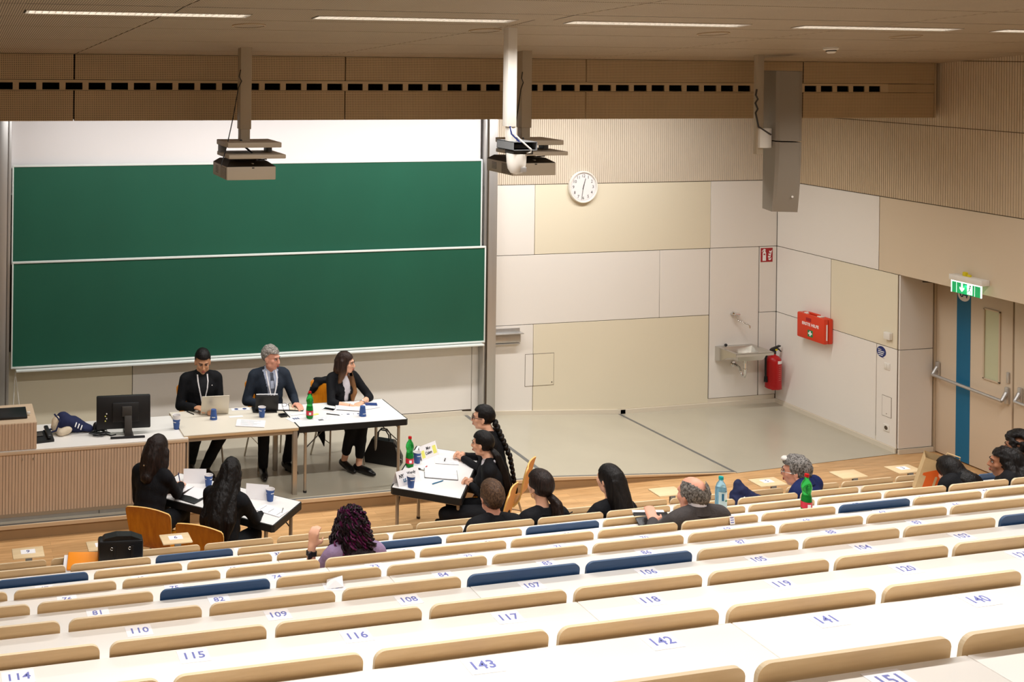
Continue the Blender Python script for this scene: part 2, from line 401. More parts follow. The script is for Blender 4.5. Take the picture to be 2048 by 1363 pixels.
for j in range(len(SEAM_Y)-1):
    ya, yb_ = SEAM_Y[j], SEAM_Y[j+1]
    fixture_row = (ya > 7.38 > yb_)
    for i in range(5):
        g = 0.006
        xa0, xa1, xb0, xb1 = seamx(i, ya)+g, seamx(i+1, ya)-g, seamx(i, yb_)+g, seamx(i+1, yb_)-g
        b = MB()
        y0, y1 = ya-g, yb_+g
        if fixture_row:      # leave the openings of the recessed fittings
            ys = (7.46, 7.30)
            b.add([cpt(xb0, y1), cpt(xb1, y1), cpt(xb1, ys[1]), cpt(xb0, ys[1])], [(3, 2, 1, 0)])
            b.add([cpt(xa0, ys[0]), cpt(xa1, ys[0]), cpt(xa1, y0), cpt(xa0, y0)], [(3, 2, 1, 0)])
            xs = xa0
            for fx in FIX_X:
                a0, a1 = fx-0.78, fx+0.78
                if a1 < xa0 or a0 > xa1: continue
                if a0 > xs: b.add([cpt(xs, ys[1]), cpt(a0, ys[1]), cpt(a0, ys[0]), cpt(xs, ys[0])], [(3, 2, 1, 0)])
                xs = max(xs, a1)
            if xs < xa1: b.add([cpt(xs, ys[1]), cpt(xa1, ys[1]), cpt(xa1, ys[0]), cpt(xs, ys[0])], [(3, 2, 1, 0)])
        else:
            vs = [cpt(xb0, y1), cpt(xb1, y1), cpt(xa1, y0), cpt(xa0, y0)]
            vs += [(x, y, z+0.02) for x, y, z in vs]
            b.add(vs, [(3, 2, 1, 0), (0, 1, 5, 4), (1, 2, 6, 5), (2, 3, 7, 6), (3, 0, 4, 7)])
        b.build('ceiling_panel', M_ceil, ce)
# ceiling behind the bulkhead, above the board
struct(MB().box(((XL+XR)/2, (YBULK+YB)/2+0.1, 4.72), (XR-XL, YB-YBULK, 0.04)).build('ceiling_recess', M_white_p))

# ---------------------------------------------------------------- bulkhead with perforated boards and a row of vents
BX1 = 11.03
bk = empty('trim_1'); struct(bk)
JO = [XL, -1.43, 1.24, 3.908, 6.574, 9.254, BX1]
for i in range(len(JO)-1):
    xa, xb = JO[i]+0.006, JO[i+1]-0.006
    xm = (xa+xb)/2
    MB().rbox((xm, YBULK+0.02, (4.405+4.64)/2), (xb-xa, 0.04, 0.232), 0.002, seg=1).build('perforated_panel', M_perf, bk)
    MB().rbox((xm, YBULK+0.025, (4.019+4.303)/2), (xb-xa, 0.04, 0.282), 0.002, seg=1).build('perforated_panel', M_perf, bk)
MB().rbox(((10.385+BX1)/2, YBULK+0.022, 4.354), (BX1-10.385-0.01, 0.04, 0.092), 0.002, seg=1).build('perforated_panel', M_perf, bk)
vb = MB(); SP = 0.2135; xs0 = 0.563-20*SP
nS = int((10.36-xs0)/SP)
xa = xs0-0.061
edges = []
for i in range(nS+1):
    c0 = 0.733+(i-20)*SP           # opening from c0 to c0+0.158
    if c0+0.158 > 10.38: break
    edges.append((c0, c0+0.158))
xprev = XL
for a, b_ in edges:
    vb.box(((xprev+a)/2, YBULK+0.02, 4.354), (a-xprev, 0.04, 0.096)); xprev = b_
    vb.box(((a+b_)/2, YBULK+0.02, 4.389), (b_-a, 0.04, 0.026)); vb.box(((a+b_)/2, YBULK+0.02, 4.3085), (b_-a, 0.04, 0.005))
vb.box(((xprev+10.385)/2, YBULK+0.02, 4.354), (10.385-xprev, 0.04, 0.096))
vb.build('vent_band', M_band, bk)
for a, b_ in edges:
    v = MB(); x0, x1, y0, y1, z0, z1 = a, b_, YBULK+0.015, YBULK+0.20, 4.311, 4.376
    v.add([(x0, y0, z0), (x1, y0, z0), (x1, y0, z1), (x0, y0, z1), (x0, y1, z0), (x1, y1, z0), (x1, y1, z1), (x0, y1, z1)],
          [(4, 5, 6, 7), (0, 1, 5, 4), (3, 2, 6, 7), (0, 4, 7, 3), (1, 2, 6, 5)])
    v.build('vent_slot', M_dark, bk)
MB().box(((XL+BX1)/2, YBULK+0.26, 4.33), (BX1-XL, 0.04, 0.62)).build('bulkhead_core', M_dark, bk)
MB().box((BX1+0.008, YBULK+0.14, 4.33), (0.016, 0.28, 0.62)).build('end_board', M_band, bk)

# ---------------------------------------------------------------- recessed light fittings in view
M_tube = mat('lit_louvre_light', (255, 252, 245), 0.4, emit=(255, 252, 246), estr=6.0)
M_louv = mat('louvre_aluminium', (214, 208, 200), 0.3, metal=0.6)
for i, fx in enumerate(FIX_X):
    t = thing('ceiling_light', ['recessed louvred ceiling light above the left half of the chalkboards', 'recessed louvred ceiling light left of the white camera pole',
        'recessed louvred ceiling light above the wall clock', 'recessed louvred ceiling light right of the loudspeaker column', 'recessed ceiling light cut off by the right edge'][i],
        'ceiling light', (fx, 7.38, ceil_z(7.38)), rot=(ang, 0, 0), group='recessed louvred ceiling lights')
    b = MB()
    b.box((0, 0.076, 0.03), (1.54, 0.006, 0.07)); b.box((0, -0.076, 0.03), (1.54, 0.006, 0.07)); b.box((0.77, 0, 0.03), (0.006, 0.156, 0.07)); b.box((-0.77, 0, 0.03), (0.006, 0.156, 0.07))
    b.build('housing', M_louv, t)
    MB().box((0, 0, 0.06), (1.53, 0.146, 0.004)).build('diffuser', M_tube, t)
    b = MB(); b.box((0, 0, 0.018), (1.53, 0.004, 0.034))
    for k in range(34): b.box((-0.748+k*0.0453, 0, 0.018), (0.003, 0.146, 0.034))
    b.build('louvre', M_louv, t)
# round ceiling speakers and the smoke detector
for i, (x, y) in enumerate(((2.26, 7.9), (4.22, 7.95), (6.28, 7.9), (8.21, 7.88))):
    t = thing('ceiling_speaker', ['flush round ceiling speaker left above the projector pole', 'flush round ceiling speaker beside the camera pole',
        'flush round ceiling speaker above the clock', 'flush round ceiling speaker right of the smoke detector'][i], 'speaker', cpt(x, y), rot=(ang, 0, 0), group='flush round ceiling speakers')
    MB().lathe([(0.0, -0.004), (0.118, -0.004), (0.118, 0.0)], 28).build('grille', M_ceil, t)
    MB().lathe([(0.117, -0.007), (0.127, -0.007), (0.127, 0.0)], 28, caps=False).build('rim', M_band, t)
t = thing('smoke_detector', 'white round smoke detector on the ceiling near the loudspeaker', 'smoke detector', cpt(8.30, 8.80), rot=(ang, 0, 0))
MB().lathe([(0.068, 0.0), (0.068, -0.018), (0.058, -0.024)], 24).build('base', M_white_p, t)
MB().lathe([(0.045, -0.024), (0.042, -0.045), (0.030, -0.055), (0.0, -0.056)], 24).build('sensor_head', M_white_p, t)
MB().lathe([(0.046, -0.03), (0.046, -0.038)], 24, caps=False).build('slot', M_dark, t)

# ---------------------------------------------------------------- board wall: posts, white board, two sliding chalkboards
for i, (xa, xb) in enumerate(((0.69, 0.83), (6.685, 6.845))):
    t = thing('board_post', ['aluminium guide post at the left of the chalkboards', 'aluminium guide post at the right of the chalkboards'][i], 'post', ((xa+xb)/2, YB-0.08, 0.0), group='aluminium guide posts')
    w = xb-xa
    sgn = 1 if i == 0 else -1
    MB().rbox((-sgn*0.02, 0, HS+1.94), (w-0.04, 0.155, 3.85), 0.004).build('profile', M_alu, t)
    MB().rbox((sgn*(w/2-0.018), 0.01, HS+1.94), (0.034, 0.12, 3.85), 0.003).build('guide_rail', M_alu, t)
    MB().box((sgn*(w/2-0.037), -0.062, HS+1.94), (0.003, 0.04, 3.84)).build('groove', M_joint, t)
t = thing('white_board', 'white projection board above the green chalkboards', 'board', ((0.84+6.66)/2, YB-0.03, 3.60))
MB().rbox((0, 0, 0), (5.83, 0.03, 1.15), 0.003).build('surface', M_board_w, t)
MB().box((0, -0.017, -0.57), (5.83, 0.012, 0.012)).build('lower_trim', M_alu_w, t)
def chalkboard(label, x0, x1, z0, z1, y, tray):
    t = thing('chalkboard', label, 'chalkboard', ((x0+x1)/2, y, (z0+z1)/2), group='green sliding chalkboards')
    w, h = x1-x0, z1-z0
    MB().box((0, 0, 0), (w-0.03, 0.022, h-0.03)).build('writing_surface', M_green, t)
    MB().rbox((0, -0.004, h/2-0.011), (w, 0.034, 0.022), 0.003).build('top_frame', M_alu_w, t)
    MB().rbox((0, -0.004, -h/2+0.011), (w, 0.034, 0.022), 0.003).build('bottom_frame', M_alu_w, t)
    for s in (-1, 1): MB().rbox((s*(w/2-0.008), -0.004, 0), (0.016, 0.034, h-0.04), 0.003).build('side_frame', M_alu_w, t)
    if tray:
        MB().rbox((0.01, -0.03, -h/2-0.018), (w-0.09, 0.085, 0.020), 0.003).build('chalk_tray', M_alu_w, t)
chalkboard('upper green chalkboard under the white projection board', 0.843, 6.652, 2.245, 3.366, YB-0.105, False)
chalkboard('lower green chalkboard with a chalk tray, behind the three panel members', 0.848, 6.690, 1.083, 2.285, YB-0.150, True)
# pull cords hanging at the left post
t = thing('pull_cord', 'white looped pull cord hanging below the left end of the chalkboards', 'cord', (0.90, YB-0.12, 1.03))
MB().tube([(0, 0, 0), (-0.012, 0, -0.25), (-0.022, 0, -0.46), (-0.02, 0, -0.56)], 0.006, 6).build('cord', M_white_p, t)
MB().tube([(0, 0, 0), (0.03, 0, -0.22), (0.052, 0, -0.40), (0.075, 0, -0.52)], 0.006, 6).build('cord', M_white_p, t)
MB().ball((0.085, 0, -0.56), (0.045, 0.02, 0.035)).build('pull_grip', M_white_p, t)
# ---------------------------------------------------------------- desk rows and their seats
M_desk = mat('white_desk_laminate', (240, 236, 230), 0.35, var=0.01, vscale=2)
M_deskedge = mat('desk_edge', (226, 214, 198), 0.5)
M_ply = wood('beige_plywood', (212, 180, 134), (200, 166, 120), 0.42, 0, 1.2)
M_plyedge = mat('pale_ply_edge', (226, 205, 170), 0.5)
M_blue = mat('blue_seat_laminate', (40, 70, 108), 0.42, var=0.04, vscale=8)
M_blueedge = mat('blue_seat_edge', (62, 92, 128), 0.45)
M_grey = mat('grey_steel_paint', (120, 118, 114), 0.5, metal=0.3)
M_inkblue = mat('blue_print', (116, 124, 188), 0.6)
M_inkdark = mat('navy_print', (30, 38, 120), 0.6)

def back_profile(w, h0, h1, r):
    """rectangle with its two top corners rounded, in x,z"""
    p = [(-w/2, h0), (w/2, h0)]
    for k in range(7):
        a = PI/2*k/6; p.append((w/2-r+r*math.cos(a), h1-r+r*math.sin(a)))
    for k in range(7):
        a = PI/2+PI/2*k/6; p.append((-w/2+r+r*math.cos(a), h1-r+r*math.sin(a)))
    return p
def seat_meshes(m, me):
    w = W_-0.036
    b = MB()
    # the panel leans back: y falls as z rises; z is measured from the desk top, y from the desk's far edge
    poly = back_profile(w, -0.36, 0.047, 0.034)
    def bend(x, z, off):
        y = -0.2*z if z > 0 else -0.12*z
        return (x, y+off, z)
    zs = poly; n = len(poly)
    vs = [bend(x, z, 0.0) for x, z in poly]+[bend(x, z, 0.013) for x, z in poly]
    b.add(vs, [list(range(n)), [n+i for i in range(n)][::-1]])
    for i in range(n): b.add([vs[i], vs[(i+1) % n], vs[n+(i+1) % n], vs[n+i]], [(3, 2, 1, 0)], mi=1)
    back = b.mesh('backrest', [m, me])
    pan = MB().rbox((0, 0.15, -0.33), (0.44, 0.34, 0.022), 0.01).mesh('seat_pan', m)
    return back, pan, MB().box((-0.16, 0.05, -0.36), (0.03, 0.09, 0.10)).mesh('bracket', M_grey), MB().box((0.16, 0.05, -0.36), (0.03, 0.09, 0.10)).mesh('bracket', M_grey)
SEAT_B = seat_meshes(M_ply, M_plyedge); SEAT_U = seat_meshes(M_blue, M_blueedge)
def num(r, k):
    return {1: lambda: 151+k, 2: lambda: 143-k, 3: lambda: 115+k, 4: lambda: 109-k, 5: lambda: 82+k, 6: lambda: 75-k, 7: lambda: 48+k, 8: lambda: 41-k, 9: lambda: 14+k}[r]()
BLUE = {(8, 1), (7, -1), (7, 3), (7, 5), (6, 8), (5, 0), (4, 2), (4, 3), (4, 7), (8, 13)}
KR = {1: (-2, 1), 2: (-3, 4), 3: (-1, 6), 4: (-2, 8), 5: (-2, 9), 6: (-2, 11), 7: (-2, 13), 8: (-2, 13), 9: (-1, 13)}
LABELK = {1: (0,), 2: (0, 1, 2, 3), 3: range(-1, 7), 4: range(-1, 7), 5: range(-1, 8), 6: range(-1, 10), 7: (-1, 0, 1, 3, 4, 5, 8, 9, 10, 11), 8: (-1, 0, 1, 2, 4, 5, 6, 7, 9, 10), 9: (1, 2, 3, 4, 5)}
SEAMS = {1: (1,), 2: (2,), 3: (3,), 4: (2,), 5: (2,), 6: (2,), 7: (2,), 8: (2,), 9: (2,)}
ROWN = {1: 'nearest', 2: 'second nearest', 3: 'third nearest', 4: 'fourth nearest', 5: 'fifth nearest', 6: 'fourth from the front', 7: 'third from the front', 8: 'second from the front', 9: 'front'}
ORD = ['leftmost', 'second', 'third', 'fourth', 'fifth', 'sixth', 'seventh', 'eighth', 'ninth', 'tenth', 'eleventh', 'twelfth', 'thirteenth', 'fourteenth', 'fifteenth', 'sixteenth']
WORDS = 'zero one two three four five six seven eight nine'.split()
def spell(n): return '-'.join(WORDS[int(c)] for c in str(n))
DW = 0.36
SEATS = {}
for r in range(9, 0, -1):
    y, z, f = yr(r), zr(r), fr(r)
    ff = max(0.0, fr(r-1)) if r > 1 else fr(1)+DZ
    xa = X0[r]+KR[r][0]*W_; xb = X0[r]+(KR[r][1]+1)*W_
    rt = thing('desk_row', 'long white desk top behind the %s row of seats' % ROWN[r], 'desk', ((xa+xb)/2, y, 0), group='long white desk rows')
    cuts = [xa]+[X0[r]+k*W_+0.02 for k in SEAMS[r]]+[xb]
    xm = (xa+xb)/2
    for i in range(len(cuts)-1):
        a, b_ = cuts[i]+0.0012-xm, cuts[i+1]-0.0012-xm
        MB().rbox(((a+b_)/2, -DW/2-0.007, z-0.0125), (b_-a, DW, 0.025), 0.004).build('desk_board', M_desk, rt)
    MB().box((0, -0.03, z-0.14), (xb-xa, 0.018, 0.22)).build('modesty_panel', M_deskedge, rt)
    for k in range(KR[r][0], KR[r][1]+2, 3):
        lg = MB(); lg.box((X0[r]+k*W_-xm, -0.17, (z-0.025+ff)/2), (0.04, 0.07, z-0.025-ff)); lg.box((X0[r]+k*W_-xm, -0.17, ff+0.012), (0.08, 0.30, 0.024))
        lg.build('desk_leg', M_grey, rt)
    for k in range(KR[r][0], KR[r][1]+1):
        blue = (r, k) in BLUE
        ms = SEAT_U if blue else SEAT_B
        c = 'blue' if blue else 'beige'
        nk = num(r, k)
        s = thing('auditorium_seat', '%s seat back, %s of the %s row, place %d' % (c, ORD[k-KR[r][0]], ROWN[r], nk), 'seat', (X0[r]+(k+0.5)*W_, y+0.004, z),
                  group=('blue' if blue else 'beige plywood')+' auditorium seats')
        for me in ms: link(me.name, me, s)
        SEATS[(r, k)] = s
        if k in LABELK[r]:
            dx = {1: 0.04, 2: 0.03, 3: 0.0}.get(r, 0.0)
            lb = thing('paper_label', 'paper place label printed %d (%s) on the %s desk' % (nk, spell(nk), ROWN[r]), 'label', (X0[r]+(k+0.5)*W_+dx, y-0.062 if r < 8 else y-0.055, z+0.0008),
                       rz=random.uniform(-0.03, 0.03), group='numbered paper labels')
            if nk == 83: lb.rotation_euler = (0, 0, -0.12)
            MB().box((0, 0, 0), (0.108, 0.080, 0.0010)).build('paper', M_paper, lb)
            text(str(nk), 0.056, M_inkblue if r < 7 else M_inkdark, lb, (0, 0, 0.0008), name='number', bold=0.0008)
# small writing flaps folded down at the front row, two with numbers
M_flap = wood('pale_flap_ply', (232, 208, 168), (222, 194, 150), 0.45, 0)
for i, (x, wdt, n, where) in enumerate(((0.725, 0.24, '9', 'at the left end of the front row'), (1.30, 0.24, '8', 'beside the black tote bag in the front row'), (1.885, 0.24, '6', 'in front of the small orange chair back'),
                          (6.35, 0.27, None, 'left of the bald man'), (7.40, 0.28, '5', 'behind the navy cloth bag'), (8.285, 0.28, None, 'right of the grey-haired man in blue'), (8.91, 0.28, '3', 'left of the brown paper bag'))):
    kk = int((x-X0[9])//W_); st_ = SEATS[(9, kk)]; lx = x-st_.location.x
    MB().rbox((lx, 0.09, 0.068), (wdt, 0.17, 0.014), 0.006).build('writing_flap', M_flap, st_)['label'] = 'pale wooden flap folded down %s' % where
    MB().box((lx, 0.015, 0.03), (0.05, 0.02, 0.07)).build('flap_hinge', M_grey, st_)
    if n:
        lb = tag(MB().box((0, 0, 0), (0.11, 0.07, 0.001)).build('paper_label', M_paper, None, (x, yr(9)+0.10, 0.8260)), 'label printed %s on the flap %s' % (n, where), 'label')
        text(n, 0.06, M_inkdark, lb, (0, 0, 0.0008), name='number')
# scraps on the desks
t = tag(MB().add([(0, 0, 0), (0.09, -0.01, 0.006), (0.11, 0.06, 0.03), (0.03, 0.07, 0.012), (0.06, 0.02, 0.03)], [(0, 1, 4), (1, 2, 4), (2, 3, 4), (3, 0, 4)]).build('crumpled_label', M_paper, None, (X0[5]+1.42*W_, yr(5)-0.075, zr(5)+0.001)), 'crumpled paper scrap lying on the label printed 83', 'paper scrap')
t = thing('taped_note', 'small blue and white note taped to a beige seat back', 'note', (X0[6]+6.63*W_, yr(6)-0.007, zr(6)+0.028), rot=(math.radians(-11), 0, 0))
MB().box((0, 0, 0), (0.036, 0.002, 0.052)).build('paper', M_paper, t)
for k in range(3): MB().box((0, -0.0014, -0.014+k*0.014), (0.024, 0.001, 0.006)).build('printed_line', M_inkblue, t)
# ---------------------------------------------------------------- things on the back wall
M_red = mat('signal_red', (186, 22, 26), 0.35)
M_dkred = mat('dark_red_sign', (168, 24, 32), 0.45)
M_orange_case = mat('orange_red_plastic', (220, 62, 30), 0.4)
M_signgreen = mat('sign_green', (16, 130, 72), 0.45)
M_blue_sign = mat('navy_sticker', (24, 44, 112), 0.45)
M_yellow = mat('yellow_plastic', (220, 200, 30), 0.45)
M_doorpaint = mat('door_laminate', (216, 200, 178), 0.42, var=0.02, vscale=1)
M_stripe = mat('petrol_blue_stripe', (14, 104, 146), 0.4)
M_frame = mat('door_frame_paint', (204, 188, 164), 0.45)
M_projbeige = mat('beige_lacquer', (172, 158, 138), 0.5)
M_polebeige = mat('pole_lacquer', (178, 164, 142), 0.45)
M_charcoal = mat('charcoal_metal', (60, 56, 52), 0.55)
M_boxgrey = mat('grey_sheet_steel', (118, 120, 122), 0.5)
M_speaker = mat('grey_speaker_grille', (142, 132, 118), 0.6, bump=0.3, bscale=900)
M_speaker2 = mat('grey_speaker_side', (156, 146, 132), 0.5)

t = thing('chalk_shelf', 'short aluminium chalk shelf on the wall right of the chalkboards', 'shelf', (7.06, YB, 1.07))
MB().rbox((0, -0.052, 0.078), (0.42, 0.10, 0.012), 0.003).build('shelf_plate', M_alu, t)
MB().rbox((0, -0.006, 0.03), (0.40, 0.012, 0.20), 0.003).build('back_plate', M_alu, t)
MB().rbox((0, -0.055, 0.01), (0.37, 0.012, 0.10), 0.003).build('front_plate', M_alu, t)
MB().rbox((0, -0.035, -0.055), (0.36, 0.05, 0.012), 0.003).build('lower_lip', M_alu, t)
h = MB(); h.box((7.55, YB-0.0008, 0.648), (0.412, 0.004, 0.412)); h.build('hatch_joint', M_joint, wb)
MB().box((7.401, YB-0.002, 0.648), (0.106, 0.006, 0.402)).build('hatch_leaf', M_white, wb)
MB().box((7.607, YB-0.002, 0.648), (0.288, 0.006, 0.402)).build('hatch_leaf', M_cream, wb)
MB().lathe([(0.0, 0.0), (0.007, 0.0), (0.007, 0.006), (0, 0.006)], 10, Matrix.Translation((7.725, YB-0.004, 0.48)) @ Matrix.Rotation(PI/2, 4, 'X')).build('hatch_lock', M_charcoal, wb)

# clock
t = thing('wall_clock', 'round white wall clock showing about half past twelve', 'clock', (8.128, YB, 2.98))
RX = Matrix.Rotation(PI/2, 4, 'X')
MB().lathe([(0.185, 0.0), (0.205, 0.012), (0.208, 0.04), (0.200, 0.052), (0.188, 0.05), (0.184, 0.04)], 48, RX, caps=False).build('rim', M_white_p, t)
M_face = mat('clock_face', (236, 232, 232), 0.35)
MB().lathe([(0.0, 0.036), (0.187, 0.036), (0.187, 0.0), (0, 0)], 48, RX).build('dial', M_face, t)
for k in range(1, 13):
    a = PI/2-k*PI/6
    text(str(k), 0.055, M_ink, t, (0.142*math.cos(a), -0.0375, 0.142*math.sin(a)), (PI/2, 0, 0), name='numeral')
tk = MB()
for k in range(60):
    a = 2*PI*k/60; tk.box((0.172*math.cos(a), -0.0375, 0.172*math.sin(a)), (0.008, 0.001, 0.0015), M=None)
stuff(tk.build('minute_marks', M_ink, t))
def hand(ang, l0, l1, w): 
    d = Vector((math.sin(ang), 0, math.cos(ang))); n = Vector((d.z, 0, -d.x))
    return MB().add([d*l0-n*w+Vector((0, -0.041, 0)), d*l1-n*w*0.6+Vector((0, -0.041, 0)), d*l1+n*w*0.6+Vector((0, -0.041, 0)), d*l0+n*w+Vector((0, -0.041, 0))], [(0, 1, 2, 3)])
hand(math.radians(15.5), -0.03, 0.115, 0.0055).build('hour_hand', M_ink, t)
hand(math.radians(189), -0.03, 0.165, 0.0038).build('minute_hand', M_ink, t)

# fire equipment sign
t = thing('fire_extinguisher_sign', 'square red fire extinguisher sign in the corner above the sink', 'sign', (10.953, YB, 2.006))
MB().rbox((0, -0.002, 0), (0.188, 0.004, 0.188), 0.001, seg=1).build('plate', M_dkred, t)
b = MB(); Y_ = -0.0048
b.prism([(-0.066, -0.078), (-0.012, -0.078), (-0.012, 0.028), (-0.022, 0.046), (-0.022, 0.058), (-0.052, 0.058), (-0.052, 0.046), (-0.066, 0.028)], Y_, Y_+0.001, axis=1)
b.prism([(-0.058, 0.060), (-0.024, 0.060), (-0.016, 0.070), (-0.030, 0.082), (-0.048, 0.082), (-0.072, 0.060), (-0.078, 0.040), (-0.070, 0.042), (-0.062, 0.064)], Y_, Y_+0.001, axis=1)
b.build('extinguisher_symbol', M_whiteink, t)
MB().prism([(-0.052, 0.0), (-0.026, 0.0), (-0.026, 0.018), (-0.052, 0.018)], Y_-0.001, Y_, axis=1).build('symbol_label', M_dkred, t)
b = MB()
for k, (x, z) in enumerate(((0.03, -0.072), (0.022, -0.040), (0.030, -0.006), (0.040, 0.028))):
    b.prism([(x-0.004, z+0.010), (x+0.012, z), (x+0.034, z+0.004), (x+0.040, z+0.022), (x+0.046, z+0.040), (x+0.030, z+0.026), (x+0.014, z+0.020), (x+0.004, z+0.032)], Y_, Y_+0.001, axis=1)
b.build('flame_symbol', M_whiteink, t)

# sink, tap, siphon
t = thing('wash_basin', 'stainless steel wash basin on the wall in the far corner', 'sink', (10.45, YB, 0.81))
hw = 0.29; D_ = 0.40
b = MB()
for (x0, x1, y0, y1) in ((-hw, hw, -0.06, 0), (-hw, hw, -D_, -D_+0.035), (-hw, -hw+0.05, -D_+0.035, -0.06), (hw-0.05, hw, -D_+0.035, -0.06)):
    b.box(((x0+x1)/2, (y0+y1)/2, -0.004), (x1-x0, y1-y0, 0.008))
b.build('rim', M_steel, t)
b = MB()
o4 = [(-hw+0.05, -D_+0.035), (hw-0.05, -D_+0.035), (hw-0.05, -0.06), (-hw+0.05, -0.06)]
i4 = [(-hw+0.10, -D_+0.08), (hw-0.10, -D_+0.08), (hw-0.10, -0.09), (-hw+0.10, -0.09)]
b.add([(x, y, 0) for x, y in o4]+[(x, y, -0.12) for x, y in i4], [(0, 4, 5, 1), (1, 5, 6, 2), (2, 6, 7, 3), (3, 7, 4, 0), (4, 7, 6, 5)], True)
b.build('bowl', M_steel, t)
MB().box((0, -D_+0.002, -0.022), (2*hw, 0.004, 0.036)).build('front_apron', M_steel, t)
for s, nm in ((-1, 'side_bracket'), (1, 'side_bracket')):
    MB().prism([(0, 0), (0, -0.19), (-0.10, -0.17), (-0.22, -0.10), (-D_, -0.04), (-D_, 0)], s*hw-0.002, s*hw+0.002, axis=0).build(nm, M_steel, t)
MB().lathe([(0.028, 0), (0.028, -0.05), (0.02, -0.06)], 14, Matrix.Translation((0.0, -0.22, -0.12))).build('drain', M_steel, t)
MB().box((0, -0.002, -0.095), (2*hw, 0.004, 0.19)).build('wall_plate', M_steel, t)
t2 = tag(MB().ball((0, 0, 0), (0.022, 0.018, 0.018)).build('drain_plug', M_black, None, (10.30, YB-0.035, 0.829)), 'black rubber plug on the rear rim of the steel basin', 'plug')
t = thing('wall_tap', 'chrome wall tap with long swivel spout above the basin', 'tap', (10.45, YB, 1.235))
MB().tube([(-0.06, -0.035, 0.01), (0.055, -0.035, -0.006)], 0.019, 12).build('body', M_chrome, t)
for x in (-0.045, 0.04): MB().tube([(x, 0, 0), (x, -0.04, 0)], 0.017, 12).build('wall_rosette', M_chrome, t)
MB().lathe([(0.0, 0.0), (0.024, 0.0), (0.026, 0.03), (0.0, 0.04)], 12, Matrix.Translation((-0.06, -0.05, 0.02)) @ Matrix.Rotation(PI/2, 4, 'X')).build('handle', M_chrome, t)
MB().tube([(-0.005, -0.035, -0.01), (-0.005, -0.04, -0.06), (0.02, -0.07, -0.082), (0.10, -0.14, -0.115), (0.118, -0.155, -0.135), (0.12, -0.155, -0.165)], 0.011, 10).build('spout', M_chrome, t)
t = thing('siphon', 'chrome siphon pipe under the steel basin', 'pipe', (10.44, YB, 0.56))
MB().lathe([(0.0, 0.0), (0.042, 0.0), (0.040, 0.012), (0.02, 0.02)], 18, RX).build('rosette', M_chrome, t)
pts = [(0, 0, 0), (0.0, -0.06, 0), (0.015, -0.10, -0.02), (0.02, -0.13, -0.07), (0.02, -0.16, -0.115), (0.02, -0.195, -0.115), (0.012, -0.22, -0.08), (0.01, -0.22, 0.0), (0.01, -0.22, 0.075)]
MB().tube(pts, 0.018, 12).build('bent_pipe', M_chrome, t)
for p in ((0.01, -0.22, -0.01), (0.02, -0.128, -0.06)): MB().lathe([(0.024, -0.008), (0.026, 0), (0.024, 0.008)], 14, Matrix.Translation(p)).build('union_nut', M_chrome, t)

# fire extinguisher in the corner
t = thing('fire_extinguisher', 'red fire extinguisher hanging in the corner beside the basin', 'fire extinguisher', (10.967, YB-0.135, 0.245))
MB().lathe([(0.0, 0.012), (0.096, 0.0), (0.102, 0.01), (0.102, 0.05), (0.100, 0.055), (0.100, 0.36), (0.092, 0.40), (0.060, 0.43), (0.030, 0.442), (0.028, 0.46)], 28).build('cylinder', M_red, t)
for k in range(4):
    a = PI/4+k*PI/2; MB().ball((0.075*math.cos(a), 0.075*math.sin(a), 0.006), (0.03, 0.03, 0.016)).build('foot', M_red, t)
b = MB(); b.rbox((0, 0, 0.48), (0.05, 0.05, 0.05), 0.01); b.prism([(-0.05, 0.495), (-0.02, 0.505), (0.10, 0.555), (0.105, 0.565), (0.09, 0.57), (-0.03, 0.535), (-0.055, 0.515)], -0.014, 0.014, axis=1)
b.prism([(0.0, 0.485), (0.07, 0.515), (0.11, 0.48), (0.115, 0.488), (0.075, 0.530), (0.0, 0.505)], -0.012, 0.012, axis=1)
b.build('valve_handle', M_black, t)
MB().rbox((0.03, -0.016, 0.512), (0.035, 0.006, 0.024), 0.003).build('safety_seal', M_yellow, t)
MB().tube([(-0.02, 0, 0.475), (-0.10, 0, 0.46), (-0.125, 0, 0.40), (-0.125, 0, 0.25), (-0.12, 0.0, 0.13)], 0.013, 10).build('hose', M_matte_black, t)
MB().tube([(-0.12, 0, 0.16), (-0.12, 0, 0.09)], [0.020, 0.024], 12).build('nozzle', M_matte_black, t)
def arc_label(r, a0, a1, z0, z1, m, name, par, n=10):
    b = MB(); vs = []
    for k in range(n+1):
        a = a0+(a1-a0)*k/n; vs += [(r*math.cos(a), r*math.sin(a), z0), (r*math.cos(a), r*math.sin(a), z1)]
    return b.add(vs, [(2*k, 2*k+2, 2*k+3, 2*k+1) for k in range(n)], True).build(name, m, par)
arc_label(0.1012, math.radians(-100), math.radians(-35), 0.345, 0.385, M_paper, 'white_label', t)
M_pink = mat('pale_red_print', (206, 110, 104), 0.5)
for k in range(8):
    arc_label(0.1012, math.radians(-92), math.radians(-40-7*(k % 3)), 0.315-k*0.027, 0.322-k*0.027, M_pink, 'printed_line', t, 6)

